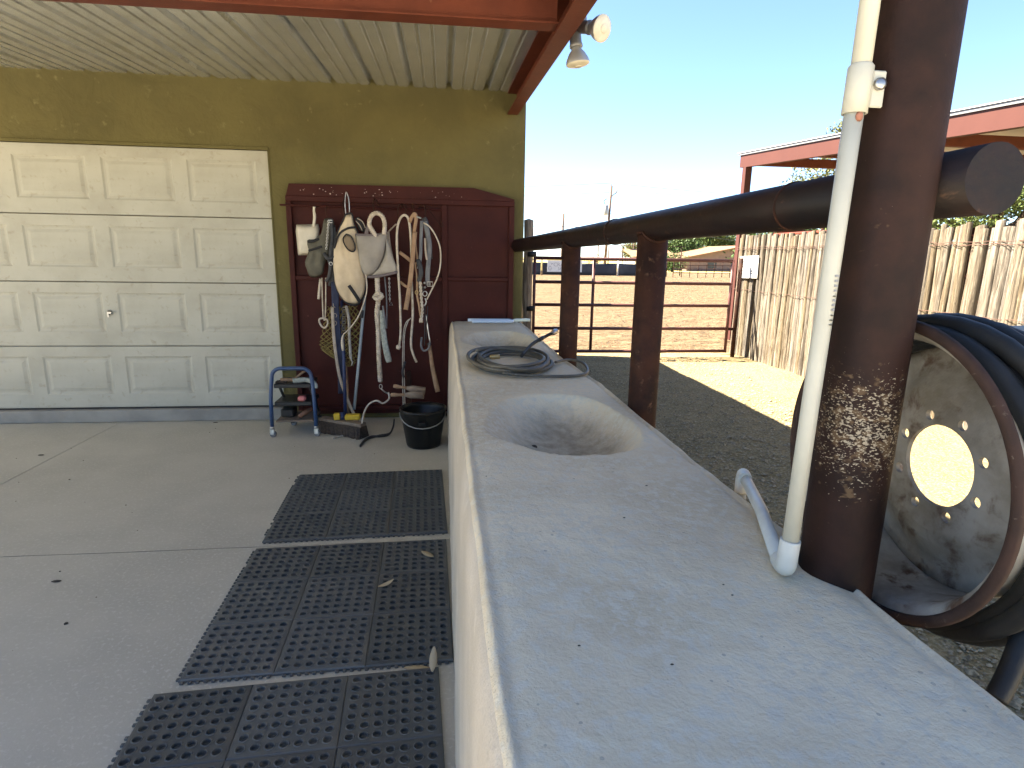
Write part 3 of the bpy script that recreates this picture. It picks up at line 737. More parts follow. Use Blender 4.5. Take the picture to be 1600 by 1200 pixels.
for (cx, cz, r) in ((516,411,.011),(501,388,.009)):
    pass
c = Vector((-0.897,4.955,1.363)); m.tube([c+Vector((math.cos(t)*.013,0,math.sin(t)*.013)) for t in [j*PI/6 for j in range(12)]], .003, 6, closed=True); m.build('ring', M['steel'], bk_)
c = Vector((-0.89,4.975,1.692)); m = MB(); m.tube([c+Vector((sx*.016,0,sz*.009)) for sx,sz in ((-1,-1),(1,-1),(1,1),(-1,1))], .0035, 6, closed=True, smooth=False); m.build('buckle', M['steel'], bk_)

# cream fly mask with the eye hole
cm = thing('fly_mask', 'cream fly mask with a black rimmed eye hole hanging face on', 'fly mask', (-0.749,4.98,1.4))
ol = [(-0.766,4.99,1.749),(-0.725,4.99,1.755),(-0.709,4.99,1.677),(-0.672,4.99,1.578),(-0.642,4.99,1.453),(-0.632,4.99,1.3),(-0.636,4.99,1.181),(-0.66,4.99,1.098),(-0.703,4.99,1.04),(-0.76,4.99,1.034),(-0.815,4.99,1.07),(-0.858,4.99,1.143),(-0.879,4.99,1.23),(-0.888,4.99,1.363),(-0.877,4.99,1.484),(-0.853,4.99,1.574),(-0.814,4.99,1.655)]
ol = [tuple(p) for p in spline(ol + [ol[0]], 4)][:-1]
ms = MB(); ms.pillow(ol, (-0.757,4.99,1.365), .06, 10)
ms.v = [(x, y + .020*noise.noise((x*11, z*6, 4)) + .010*noise.noise((x*26, z*13, 1)), z) for x,y,z in ms.v]
ms.build('mesh_body', M['cream'], cm)
def on_mask(p, d):       # distance of the swell at a spot of this mask
    return p
m = MB(); m.tube(ol, .0085, 7, closed=True); m.build('edge_binding', M['blacktrim'], cm)
m = MB(); m.tube(spline([(-0.868,4.965,1.484),(-0.818,4.935,1.593),(-0.751,4.93,1.639),(-0.692,4.97,1.651)], 5), .0085, 8, flat=(.45,1)); m.build('brow_binding', M['blacktrim'], cm)
ey = [(-0.76,4.912,1.594),(-0.726,4.912,1.58),(-0.704,4.915,1.536),(-0.696,4.92,1.486),(-0.712,4.92,1.461),(-0.745,4.912,1.471),(-0.774,4.912,1.51),(-0.786,4.912,1.559)]
ey = [tuple(p) for p in spline(ey+[ey[0]], 4)][:-1]
m = MB(); m.tube(ey, .0055, 7, closed=True); m.build('eye_binding', M['blacktrim'], cm)
M['eyemesh'] = mat('brown_eye_mesh', (.21,.155,.095), .85, None, bump=.4, bscale=420, bdist=.002)
m = MB(); m.pillow(ey, (-0.739,4.914,1.525), .010, 3); m.build('eye_mesh', M['eyemesh'], cm)
m = MB(); m.tube(spline([(-0.757,4.912,1.194),(-0.715,4.918,1.128),(-0.677,4.95,1.054)], 4), .014, 8, flat=(.25,1)); m.build('closure_strap', M['blacktrim'], cm)
m = MB()
for pts in ([(-0.691,4.98,1.701),(-0.661,4.97,1.667),(-0.641,4.96,1.627)], [(-0.68,4.98,1.721),(-0.64,4.97,1.697),(-0.616,4.96,1.648)]): m.tube(spline(pts, 4), .004, 6)
m.build('ear_piping', M['palestrap'], cm)
m = MB(); m.pillow([(-0.701,4.985,1.721),(-0.671,4.985,1.732),(-0.632,4.985,1.698),(-0.609,4.985,1.649),(-0.635,4.985,1.608),(-0.674,4.985,1.637)], (-0.658,4.985,1.673), .012, 4); m.build('ear_cover', M['blacktrim'], cm)

# grey mesh mask
gk = thing('fly_mask', 'pale grey mesh fly mask with ear loops round a rope', 'fly mask', (-0.536,4.95,1.454))
ol = [(-0.698,4.96,1.596),(-0.572,4.96,1.599),(-0.456,4.96,1.611),(-0.453,4.96,1.531),(-0.477,4.96,1.43),(-0.52,4.96,1.338),(-0.568,4.96,1.276),(-0.634,4.96,1.27),(-0.667,4.96,1.336),(-0.688,4.96,1.452)]
ol = [tuple(p) for p in spline(ol + [ol[0]], 4)][:-1]
ms = MB(); ms.pillow(ol, (-0.572,4.96,1.454), .065, 8); ms.v = [(x, y + .016*noise.noise((x*12, z*8, 14)) + .006*noise.noise((x*30, z*16, 3)), z) for x,y,z in ms.v]
ms.build('mesh_body', M['greymesh'], gk)
ol = [(-0.457,4.965,1.601),(-0.429,4.965,1.512),(-0.401,4.965,1.411),(-0.378,4.965,1.309),(-0.481,4.965,1.282),(-0.595,4.965,1.26),(-0.531,4.965,1.327),(-0.482,4.965,1.42),(-0.459,4.965,1.511)]
ms = MB(); ms.pillow([tuple(p) for p in spline(ol + [ol[0]], 3)][:-1], (-0.448,4.965,1.369), .03, 5); ms.build('nose_panel', M['palemesh'], gk)
m = MB(); m.tube(spline([(-0.639,4.955,1.265),(-0.53,4.94,1.267),(-0.372,4.955,1.304)], 4), .011, 8, flat=(.4,1)); m.build('hem', M['greytrim'], gk)
m = MB(); m.tube(spline([(-0.697,4.955,1.591),(-0.569,4.93,1.588),(-0.451,4.955,1.601)], 4), .012, 8, flat=(.4,1)); m.build('brow_band', M['greytrim'], gk)
m = MB(); m.tube(spline([(-0.6,4.94,1.598),(-0.592,4.94,1.677),(-0.565,4.94,1.746),(-0.514,4.94,1.772),(-0.475,4.94,1.738),(-0.457,4.94,1.67),(-0.454,4.94,1.601)], 6), .009, 8, flat=(.5,1)); m.build('ear_loop', M['greytrim'], gk)
m = MB(); m.tube(spline([(-0.615,4.94,1.597),(-0.598,4.94,1.647),(-0.559,4.93,1.598)], 6), .008, 8, flat=(.5,1)); m.build('ear_loop', M['greytrim'], gk)

# thick braided lead rope, loop on top, snap below
lr = thing('lead_rope', 'thick braided cotton lead rope looped through the grey fly mask', 'rope', (-0.541,4.98,1.068))
m = MB(); twisted(m, [(-0.469,4.93,1.6),(-0.461,4.93,1.679),(-0.479,4.93,1.738),(-0.523,4.93,1.761),(-0.564,4.93,1.736),(-0.581,4.93,1.677),(-0.553,4.93,1.618),(-0.527,4.95,1.57)], .010, .0085, 3, .05); m.build('top_loop', M['rope'], lr)
m = MB(); twisted(m, [(-0.538,4.97,1.276),(-0.537,4.97,1.162),(-0.535,4.97,1.069),(-0.55,4.98,0.963),(-0.545,4.99,0.801),(-0.548,5,0.583),(-0.543,5,0.406)], .012, .010, 3, .055); m.build('hanging_length', M['rope'], lr)
m = MB(); twisted(m, [(-0.567,4.95,1.106),(-0.536,4.935,1.082),(-0.501,4.95,1.107),(-0.53,4.94,1.133),(-0.564,4.96,1.1)], .010, .009, 3, .05); m.build('knot', M['rope'], lr)
m = MB(); m.lathe([(0,0),(0,.018),(.03,.020),(.04,.012),(.04,0)], (-0.543,5,0.417), (0,0,-1), 12); m.build('end_binding', M['ropegrey'], lr)
m = MB(); c = Vector((-0.539,4.99,0.341)); m.tube([c+Vector((math.cos(t)*.012,0,math.sin(t)*.02)) for t in [j*PI/6 for j in range(12)]], .0035, 6, closed=True); m.tube(spline([c+Vector((.004,0,-.02)),c+Vector((.03,0,-.045)),c+Vector((.075,.01,-.075))], 4), .006, 7); m.build('snap_clip', M['steel'], lr)

# thin cords by the mask
cd = thing('cotton_cord', 'looped off white cotton cord hanging with a knot near the yellow net', 'cord', (-0.99,5.05,1.059))
m = MB(); m.tube(spline([(-0.991,5.05,1.247),(-0.996,5.05,1.059),(-0.996,5.04,0.912)], 5), .0055, 7); m.tube(spline([(-0.96,5.05,1.247),(-0.97,5.05,1.059),(-0.98,5.04,0.912)], 5), .0055, 7); m.build('double_length', M['rope'], cd)
m = MB(); m.tube(spline([(-0.983,5.03,0.918),(-1.018,5.02,0.914),(-1.024,5.02,0.888),(-1.006,5.02,0.85),(-0.98,5.02,0.84),(-0.958,5.02,0.872),(-0.961,5.02,0.909),(-0.989,5.03,0.902)], 5), .0075, 8); m.build('end_loop', M['rope'], cd)
m = MB(); twisted(m, [(-1.004,5.06,1.236),(-1.018,5.06,1.153),(-1.028,5.06,1.074)], .006, .006, 3, .04); m.build('tassel', M['rope'], cd)

# hay net
hn = thing('hay_net', 'yellow green hay net bunched below the cream fly mask', 'hay net', (-0.878,5.06,0.738))
def net():
    m = MB(); NU, NV = 14, 22; P = {}
    L_ = [(-0.958,5.06,1.016),(-0.995,5.05,0.874),(-1.028,5.05,0.739),(-1.021,5.05,0.658),(-0.882,5.04,0.566)]
    R_ = [(-0.719,5.06,1.018),(-0.701,5.04,0.876),(-0.689,5.03,0.742),(-0.71,5.03,0.606),(-0.768,5.04,0.511)]
    Lp = spline(L_, 6); Rp = spline(R_, 6)
    r = random.Random(4)
    for j in range(NV+1):
        q = j/NV*(len(Lp)-1); a = Lp[int(q)].lerp(Lp[min(int(q)+1,len(Lp)-1)], q-int(q)); b = Rp[int(q)].lerp(Rp[min(int(q)+1,len(Rp)-1)], q-int(q))
        for i in range(NU+1):
            t = i/NU; p = a.lerp(b, t); bul = math.sin(PI*t)
            for lay in (0,1):
                P[(i,j,lay)] = p + Vector((r.uniform(-.004,.004), (-.05 if lay == 0 else .03)*bul + .012*math.sin(t*19+j*.3+lay), r.uniform(-.004,.004)))
    for lay in (0,1):
        for j in range(NV):
            for i in range(NU+1):
                for di in (-1,1):
                    i2 = i+di
                    if 0 <= i2 <= NU and (i+j) % 2 == 0: m.tube([P[(i,j,lay)], P[(i2,j+1,lay)]], .0032, 4, caps=False)
    return m
stuff(net().build('net_mesh', M['net'], hn))
m = MB(); m.tube([tuple(v) for v in spline([(-1.02,5.04,0.654),(-0.952,5.03,0.601),(-0.879,5.02,0.564),(-0.802,5.02,0.514),(-0.743,5.02,0.547)], 5)], .005, 6); m.build('rim_cord', M['net'], hn)

# patterned string by the net
st = MB(); twisted(st, [(-0.797,4.99,1.023),(-0.78,4.985,0.908),(-0.781,4.98,0.749),(-0.777,4.98,0.587)], .007, .006, 3, .04); st.tube([(-0.777,4.98,0.587),(-0.763,4.98,0.554),(-0.774,4.98,0.527)], .006, 6)
obj1('frayed_cord', st, 'ropegrey', 'grey frayed cord hanging down over the yellow hay net', 'cord')
bc = MB()
for k in range(7):
    c = Vector((-0.81,4.97,1.004)).lerp(Vector((-0.822,4.97,0.83)), k/6); bc.tube([c+Vector((sx*.011,0,sz*.009)) for sx,sz in ((-1,-1),(1,-1),(1,1),(-1,1))], .0028, 5, closed=True, smooth=False)
obj1('curb_chain', bc, 'steel', 'row of small steel buckles in front of the yellow hay net', 'buckles')

# lunge whip cord with popper
lw = thing('whip_cord', 'thin pale whip cord slanting to a tassel in front of the yellow net', 'whip', (-0.726,4.95,0.859))
m = MB(); m.tube(spline([(-0.626,4.94,1.301),(-0.621,4.94,1.148),(-0.684,4.94,0.966),(-0.755,4.94,0.86),(-0.819,4.94,0.797)], 6), .005, 7); m.build('cord', M['rope'], lw)
m = MB(); m.tube(spline([(-0.819,4.94,0.797),(-0.834,4.94,0.744),(-0.83,4.94,0.659)], 4), [.005,.006,.008,.009,.010,.011,.012,.011,.009], 8); m.build('tassel', M['rope'], lw)

# navy strap with printed loops, and the pale strap reaching the floor
nv = thing('navy_strap', 'wide navy nylon strap hanging in front of the net with white loop stitching', 'strap', (-0.882,4.98,0.908))
m = MB(); m.tube(spline([(-0.881,5,1.219),(-0.88,4.98,1.065),(-0.879,4.975,0.856),(-0.862,4.98,0.669),(-0.865,5,0.447),(-0.871,5.02,0.276)], 5), .030, 8, flat=(.12,1)); m.build('webbing', M['navy'], nv)
m = MB()
for (a, b) in ((522,478),(524,492),(524,504)):
    pass
c = Vector((-0.886,4.965,0.947)); m.tube([c+Vector((math.cos(t)*.014,0,math.sin(t)*.016)) for t in [j*PI/7-1.2 for j in range(9)]], .003, 5)
c = Vector((-0.889,4.965,0.884)); m.tube([c+Vector((math.cos(t)*.013,0,math.sin(t)*.017)) for t in [j*PI/6 for j in range(12)]], .003, 5, closed=True)
c = Vector((-0.895,4.965,1.025)); m.tube([c+Vector((0,0,.02)),c,c+Vector((.012,0,-.014))], .003, 5); stuff(m.build('stitched_loops', M['palestrap'], nv))
ps = MB(); ps.tube(spline([(-0.905,4.965,1.014),(-0.901,4.955,0.753),(-0.88,4.95,0.512),(-0.853,4.94,0.377),(-0.788,4.88,0.215),(-0.724,4.8,0.109),(-0.682,4.74,0.054)], 6), .013, 8, flat=(.25,1))
obj1('pale_strap', ps, 'palestrap', 'long pale strap running from the tack down over the broom to the floor', 'strap')

# push broom and mop leaning
br = thing('push_broom', 'push broom with dark blue handle and yellow bracket leaning on the maroon panel', 'broom', (-0.825,4.857,0))
m = MB(); m.tube([(-0.849,5.1,1.057),(-0.831,4.96,0.591),(-0.814,4.82,0.132)], .0135, 12); m.build('handle', M['bluehandle'], br)
hx0 = Vector((-1.013,4.842,0.03)); hx1 = Vector((-0.647,4.622,0.03))
def slab_between(m, a, b, dep, z0, z1, jit=0):
    d = (b-a); n = Vector((-d.y, d.x, 0)).normalized()*dep; r = random.Random(1)
    K = 26; vs = []
    for k in range(K+1):
        p = a + d*k/K
        for (q, z) in ((-1,z0),(1,z0),(1,z1),(-1,z1)):
            j = Vector((r.uniform(-jit,jit), r.uniform(-jit,jit), r.uniform(-jit,jit)*.6)) if z == z0 or jit == 0 else Vector((0,0,0))
            w = 1.25 if z == z0 and jit else 1
            vs.append((p.x+n.x*q*w+j.x, p.y+n.y*q*w+j.y, max(.001, z+j.z)))
    fs = [(0,1,2,3)]
    for k in range(K):
        for q in range(4): q2=(q+1)%4; fs.append((k*4+q, k*4+4+q, k*4+4+q2, k*4+q2))
    fs.append((K*4+3,K*4+2,K*4+1,K*4)); m.add(vs, fs); return m
m = MB(); slab_between(m, hx0, hx1, .042, .004, .095, .010); stuff(m.build('bristles', M['bristle'], br))
m = MB(); slab_between(m, hx0+Vector((0,.01,0)), hx1+Vector((0,.01,0)), .035, .0955, .120); m.build('head_block', M['woodgrey'], br)
cB = (hx0+hx1)/2 + Vector((.02,.02,.12))
m = MB(); m.box(cB.x-.085, cB.x-.035, cB.y-.02, cB.y+.02, .121, .175, .006); m.build('bracket', M['yellow'], br)
m = MB(); m.box(cB.x+.005, cB.x+.125, cB.y-.03, cB.y+.03, .121, .165, .008); m.build('bracket', M['yellow'], br)
m = MB(); m.lathe([(0,0),(0,.02),(.06,.018),(.06,0)], (cB.x-.015,cB.y,.121), (-.05,.15,.5), 12); m.build('socket', M['bluehandle'], br)
mp = thing('pale_pole', 'pale blue grey pole slanting behind the tack beside the broom', 'pole', (-0.757,4.9,0.165))
m = MB(); m.tube([(-0.656,5.08,1.102),(-0.705,5,0.638),(-0.754,4.9,0.165)], .0125, 12); m.build('shaft', M['palepole'], mp)
m = MB(); m.tube([(-0.678,5.052,0.982),(-0.685,5.04,0.919)], .016, 12); m.build('collar', M['strapblack'], mp)
cb = MB(); cb.tube([(-0.832,5.06,0.574),(-0.81,4.96,0.105)], .010, 9)
obj1('thin_brown_pole', cb, 'wood', 'thin brown pole standing between the blue broom handle and the pale pole', 'pole')

# patterned tail wrap
tw = MB(); tw.tube(spline([(-0.511,4.965,0.991),(-0.503,4.955,0.859),(-0.487,4.95,0.699),(-0.459,4.95,0.558)], 6), [.016,.017,.018,.018,.019,.02,.021,.022,.023,.023,.024,.024,.025,.025,.026,.026,.026,.025,.020], 8, flat=(.3,1))
obj1('tail_wrap', tw, 'tailwrap', 'pale green patterned fabric wrap hanging against the braided rope', 'fabric wrap')
tl = MB(); tl.tube(spline([(-0.48,5,1.265),(-0.47,5,1.067),(-0.476,5,0.854)], 4), .006, 6, flat=(.4,1)); tl.tube(spline([(-0.498,4.95,1.029),(-0.476,4.94,0.877),(-0.472,4.95,0.844)], 4), .008, 6, flat=(.3,1))
obj1('thin_grey_strap', tl, 'strapgrey', 'thin grey strap hanging to the right of the braided rope', 'strap')

# white rope loop over a hook
wl = thing('rope_loop', 'smooth white rope draped over a hook with two long ends', 'rope', (-0.323,4.98,1.278))
m = MB(); m.tube(spline([(-0.38,4.99,0.666),(-0.361,4.985,0.802),(-0.359,4.98,1.069),(-0.368,4.97,1.329),(-0.372,4.97,1.558),(-0.359,4.97,1.683),(-0.322,4.98,1.749),(-0.282,4.985,1.736),(-0.264,4.985,1.636),(-0.258,4.985,1.433),(-0.262,4.985,1.227),(-0.257,4.985,0.963),(-0.277,4.985,0.721),(-0.263,4.985,0.628),(-0.233,4.985,0.551)], 6), .0098, 10); m.build('rope', M['rope'], wl)
m = MB(); m.pillow([(-0.4,4.98,0.695),(-0.373,4.98,0.711),(-0.358,4.98,0.684),(-0.374,4.98,0.657),(-0.401,4.98,0.668)], (-0.379,4.98,0.684), .014, 4, back=1); m.build('end_knot', M['rope'], wl)

# tan leather halter
th = thing('leather_halter', 'tan leather halter with punched strap hanging inside the white rope loop', 'halter', (-0.248,4.99,1.433))
m = MB(); m.tube(spline([(-0.227,4.965,1.626),(-0.246,4.96,1.434),(-0.271,4.955,1.228),(-0.312,4.95,0.998)], 6), .019, 8, flat=(.16,1)); m.build('crown_strap', M['leather'], th)
m = MB()
for k in range(6):
    c = Vector((-0.271,4.945,1.213)).lerp(Vector((-0.302,4.945,1.051)), k/5); m.lathe([(0,0),(0,.0022),(.002,.0022),(.002,0)], c, (0,-1,0), 6)
stuff(m.build('punch_holes', M['dark'], th))
m = MB(); m.tube(spline([(-0.356,4.995,1.462),(-0.299,4.985,1.422),(-0.233,4.975,1.367)], 4), .014, 8, flat=(.2,1)); m.build('cheek_strap', M['leather'], th)
m = MB(); m.tube(spline([(-0.356,4.995,1.225),(-0.32,4.985,1.195),(-0.278,4.98,1.175)], 4), .011, 8, flat=(.2,1)); m.build('nose_strap', M['leather'], th)
m = MB(); m.tube(spline([(-0.268,4.98,1.696),(-0.251,4.97,1.735),(-0.225,4.97,1.766),(-0.215,4.965,1.726),(-0.232,4.96,1.626)], 5), .014, 8, flat=(.25,1)); m.build('crown_loop', M['leather'], th)
m = MB(); m.tube(spline([(-0.224,4.985,1.607),(-0.22,4.985,1.51),(-0.212,4.985,1.408),(-0.228,4.985,1.357),(-0.219,4.98,1.279),(-0.221,4.98,1.165)], 5), .006, 8, flat=(.3,1)); m.build('throat_strap', M['leather'], th)
tn = MB(); tn.tube(spline([(-0.447,5.03,1.624),(-0.435,5.03,1.507),(-0.417,5.03,1.405)], 4), .012, 8, flat=(.2,1)); tn.tube(spline([(-0.442,5.03,1.624),(-0.405,5.03,1.66),(-0.378,5.02,1.685)], 4), .006, 8)
obj1('buff_strap', tn, 'palestrap', 'short buff strap hanging between the grey mask and the white rope loop', 'strap')
te = MB(); te.tube([(-0.235,4.97,1.756),(-0.205,4.965,1.741),(-0.174,4.965,1.732)], .007, 6, flat=(.4,1))
obj1('mint_strap', te, 'tailwrap', 'little mint green strap end poking right from the tan halter top', 'strap')

# bit chain
bt = MB()
for k in range(12):
    c = Vector((-0.444,5,1.245)).lerp(Vector((-0.444,5,1.067)), k/11); a = (k%2)*PI/2
    bt.tube([c+Vector((math.cos(t)*.006*math.cos(a), math.cos(t)*.006*math.sin(a), math.sin(t)*.0115)) for t in [j*PI/4 for j in range(8)]], .0024, 5, closed=True)
c = Vector((-0.437,5,1.041)); bt.tube([c+Vector((-.012,0,-.010)),c+Vector((.014,0,-.010)),c+Vector((.004,0,.014))], .003, 6, closed=True, smooth=False)
obj1('bit_chain', bt, 'steel', 'steel link chain with a stirrup shaped ring below the grey mask', 'chain')

# bridle, black with silver buckles
bd = thing('bridle', 'black leather bridle with silver buckle and bit at the right of the tack', 'bridle', (-0.128,4.99,1.435))
def strap(name, pts, w, m_, fl=.16):
    m = MB(); m.tube(spline(pts, 5), w, 8, flat=(fl,1)); return m.build(name, M[m_], bd)
strap('cheek_strap', [(-0.145,4.99,1.709),(-0.111,4.975,1.538),(-0.118,4.97,1.41),(-0.13,4.965,1.281),(-0.126,4.96,1.198)], .019, 'strapgrey')
strap('crown_strap', [(-0.155,5,1.739),(-0.135,4.995,1.689),(-0.121,4.99,1.563),(-0.108,4.985,1.41)], .022, 'strapblack')
strap('throat_strap', [(-0.171,4.99,1.713),(-0.178,4.985,1.587),(-0.185,4.98,1.434),(-0.203,4.98,1.331)], .014, 'strapgrey')
strap('nose_strap', [(-0.206,4.98,1.409),(-0.182,4.97,1.306),(-0.199,4.97,1.228),(-0.174,4.97,1.15)], .020, 'strapblack')
strap('rein_end', [(-0.146,4.97,1.577),(-0.143,4.965,1.476),(-0.133,4.965,1.405)], .008, 'palestrap')
m = MB(); c = Vector((-0.11,4.945,1.21)); m.tube([c+Vector((sx*.021,0,sz*.018)) for sx,sz in ((-1,-1),(1,-1),(1,1),(-1,1))], .005, 7, closed=True, smooth=False); m.tube([c+Vector((0,0,.018)),c+Vector((0,-.004,-.018))], .003, 6); m.build('buckle', M['steel'], bd)
m = MB()
for (p) in ((-0.154,4.945,1.219),(-0.152,4.945,1.183)):
    m.pillow([(p[0]+math.cos(a)*.010, p[1], p[2]+math.sin(a)*.010) for a in [k*PI/5 for k in range(10)]], p, .006, 3)
m.build('concho', M['steel'], bd)
m = MB(); c = Vector((-0.153,4.95,1.131)); m.tube([c+Vector((math.cos(t)*.018,0,math.sin(t)*.020)) for t in [j*PI/7 for j in range(14)]], .004, 6, closed=True)
m.tube(spline([(-0.153,4.95,1.094),(-0.143,4.95,1.063),(-0.159,4.95,1.031)], 4), .006, 7); m.build('bit_ring', M['steel'], bd)
m = MB(); c = Vector((-0.22,4.95,1.141)); m.tube([c+Vector((math.cos(t)*.012,0,math.sin(t)*.016)) for t in [j*PI/7 for j in range(14)]], .0035, 6, closed=True); m.build('snap_ring', M['brass'], bd)
m = MB(); m.tube(spline([(-0.214,4.965,1.228),(-0.216,4.96,1.114),(-0.202,4.955,1.03),(-0.188,4.955,0.914)], 5), .009, 8, flat=(.4,1)); m.build('coral_strap', M['leather'], bd)
m = MB(); twisted(m, [(-0.188,4.95,1.229),(-0.184,4.945,1.115),(-0.176,4.945,0.994),(-0.187,4.945,0.915)], .007, .0065, 2, .06); m.pillow([(-0.203,4.945,0.931),(-0.171,4.945,0.931),(-0.172,4.945,0.893),(-0.204,4.945,0.893)], (-0.187,4.945,0.912), .014, 4, back=1); m.build('white_lead', M['rope'], bd)
m = MB(); m.tube(spline([(-0.155,4.96,1.03),(-0.157,4.96,0.86),(-0.165,4.965,0.697)], 4), .005, 6); m.tube(spline([(-0.133,4.96,1.03),(-0.141,4.96,0.86),(-0.148,4.965,0.751)], 4), .004, 6); m.build('reins', M['strapblack'], bd)
wr = MB(); wr.tube(spline([(-0.155,4.965,1.697),(-0.104,4.95,1.663),(-0.053,4.94,1.583),(-0.023,4.94,1.488),(-0.025,4.94,1.36),(-0.052,4.94,1.257),(-0.095,4.945,1.168),(-0.138,4.95,1.084)], 7), .0062, 8)
obj1('white_rein', wr, 'rope', 'thin white rein bowing out to the right of the black bridle', 'rein')
wi = MB(); wi.tube(spline([(-0.126,5.11,1.828),(-0.084,5.08,1.766),(-0.011,5.06,1.675),(-0.001,5.06,1.69),(-0.022,5.07,1.721)], 4), .0035, 6)
obj1('bent_wire', wi, 'rust', 'bent rusty wire hanger sticking out above the bridle', 'wire')

# twin cord whip
tc_ = thing('twin_cord', 'pair of thin black and white cords hanging almost to the bucket', 'cord', (-0.342,4.95,0.591))
m = MB(); m.tube(spline([(-0.278,4.965,0.923),(-0.315,4.96,0.886),(-0.338,4.955,0.779),(-0.35,4.95,0.481),(-0.351,4.94,0.166)], 5), .004, 6); m.build('cord', M['ropegrey'], tc_)
m = MB(); m.tube(spline([(-0.272,4.965,0.928),(-0.299,4.955,0.892),(-0.327,4.95,0.78),(-0.336,4.945,0.482),(-0.335,4.935,0.167)], 5), .004, 6); m.build('cord', M['ropegrey'], tc_)
m = MB(); m.tube(spline([(-0.326,4.945,0.564),(-0.349,4.94,0.483),(-0.34,4.94,0.428)], 4), .010, 8); m.build('keeper', M['strapblack'], tc_)
gh = thing('curved_grip', 'grey curved hook grip hanging beside the wooden handle', 'hook', (-0.159,4.95,0.699))
m = MB(); m.tube(spline([(-0.185,4.95,0.769),(-0.191,4.95,0.699),(-0.171,4.95,0.656),(-0.133,4.95,0.672),(-0.116,4.95,0.726)], 6), .0085, 8); m.build('hook_bend', M['strapgrey'], gh)
m = MB(); m.tube(spline([(-0.116,4.95,0.726),(-0.136,4.96,0.86),(-0.145,4.965,0.955)], 4), .0055, 8); m.build('shank', M['steel'], gh)
ax = thing('wooden_tool', 'flat brown wooden tool handle leaning behind the bucket', 'tool handle', (-0.055,4.75,0.347))
m = MB(); m.tube(spline([(-0.123,4.98,0.695),(-0.097,4.9,0.517),(-0.055,4.8,0.335)], 4), [.014,.015,.016,.017,.018,.019,.02,.021,.021], 10, flat=(.5,1)); m.build('shaft', M['wood'], ax)
m = MB(); m.tube([(-0.128,4.985,0.716),(-0.123,4.98,0.695)], .016, 10, flat=(.5,1)); m.build('end_cap', M['strapblack'], ax)

# ------------------------------------------------------------------ floor stuff by the panel
bu = thing('rubber_bucket', 'black rubber bucket standing in the corner against the counter', 'bucket', (-.165, 4.42, 0))
m = MB(); m.lathe([(.0,0),(.002,.125),(.02,.132),(.27,.172),(.285,.180),(.30,.180),(.30,.168),(.27,.162),(.02,.122),(.015,0)], (-.165,4.42,.001), (0,0,1), 40); m.build('body', M['blackrubber'], bu)
m = MB(); m.tube([(-.165-.176,4.42,.265)] + [(-.165-.176*math.cos(t), 4.42-.176*math.sin(t)*.9, .265-.10*math.sin(t)*.9) for t in [k*PI/10 for k in range(1,10)]] + [(-.165+.176,4.42,.265)], .0045, 7); m.build('bail_handle', M['steelgrey'], bu)
m = MB(); m.box(-.195,-.135,4.242,4.262,.20,.235,.006); m.build('handle_lug', M['blackrubber'], bu)
for i, (a, b, lab) in enumerate((((-0.389,4.5,0.454),(-0.149,4.46,0.42), 'upper of two wooden handled brushes lying across the black bucket'), ((-0.407,4.46,0.393),(-0.158,4.42,0.399), 'lower of two wooden handled brushes lying across the black bucket'))):
    a = Vector(a); b = Vector(b); b.z = max(b.z, .315)
    t_ = thing('wooden_brush', lab, 'brush', a, 'brushes on the bucket')
    m = MB(); m.tube([a, a.lerp(b,.10), a.lerp(b,.25), a.lerp(b,.42)], [.014,.017,.011,.012], 10); m.build('handle', M['wood'], t_)
    m = MB(); m.tube([a.lerp(b,.42), a.lerp(b,.6), b], [.014,.028,.030], 10, flat=(.7,1)); m.build('brush_block', M['woodgrey'], t_)
fc = MB(); fc.tube(spline([(-0.439,4.6,0.38),(-0.433,4.58,0.338),(-0.457,4.56,0.313),(-0.485,4.55,0.305),(-0.53,4.56,0.324),(-0.595,4.6,0.284),(-0.635,4.62,0.211),(-0.653,4.62,0.132),(-0.687,4.809,0.012),(-0.664,4.596,0.012)], 7), .007, 8); fc.tube(spline([(-0.68,4.718,0.012),(-0.774,4.695,0.01),(-0.842,4.647,0.01),(-0.878,4.599,0.01)], 5), .008, 8)
obj1('floor_cord', fc, 'ropegrey', 'limp grey cord trailing from the brush handles over to the floor', 'cord')
fs_ = MB(); fs_.tube(spline([(-0.642,4.39,0.01),(-0.628,4.51,0.012),(-0.585,4.601,0.014),(-0.516,4.618,0.018),(-0.449,4.66,0.02),(-0.421,4.706,0.06),(-0.417,4.794,0.1)], 6), .0135, 8, flat=(.5,1))
obj1('black_strap', fs_, 'strapblack', 'black rubber strap curling on the floor in front of the panel foot', 'strap')

# blue cart
ct = thing('rolling_cart', 'small blue tubular cart on casters loaded with grooming odds and ends', 'cart', (-1.19, 4.86, 0))
yf = 4.70; x0, x1 = -1.360, -1.035; zt = .555
m = MB(); hoop = [(x0-.008,yf,.085),(x0-.004,yf,.30),(x0+.004,yf+.01,.42),(x0+.012,yf+.015,.485)] + [(x0+.012+.07*(1-math.cos(t)), yf+.015, .485+.07*math.sin(t)) for t in [k*PI/12 for k in range(1,7)]] + [(x1-.012-.07*(1-math.cos(t)), yf+.015, .485+.07*math.sin(t)) for t in [k*PI/12 for k in range(6,0,-1)]] + [(x1-.012,yf+.015,.485),(x1-.004,yf+.01,.42),(x1+.004,yf,.30),(x1+.008,yf,.085)]
m.tube(hoop, .0155, 12); m.build('front_hoop', M['blueframe'], ct)
for x in (x0+.045, x1-.045):
    m = MB(); m.tube([(x,4.75,.43),(x+.012,4.95,.20),(x+.015,5.02,.085)], .011, 9); m.build('rear_leg', M['blackplastic'], ct)
m = MB(); m.box(x0+.020,x1-.020,4.715,4.99,.395,.43,.006); m.build('top_tray', M['blackplastic'], ct)
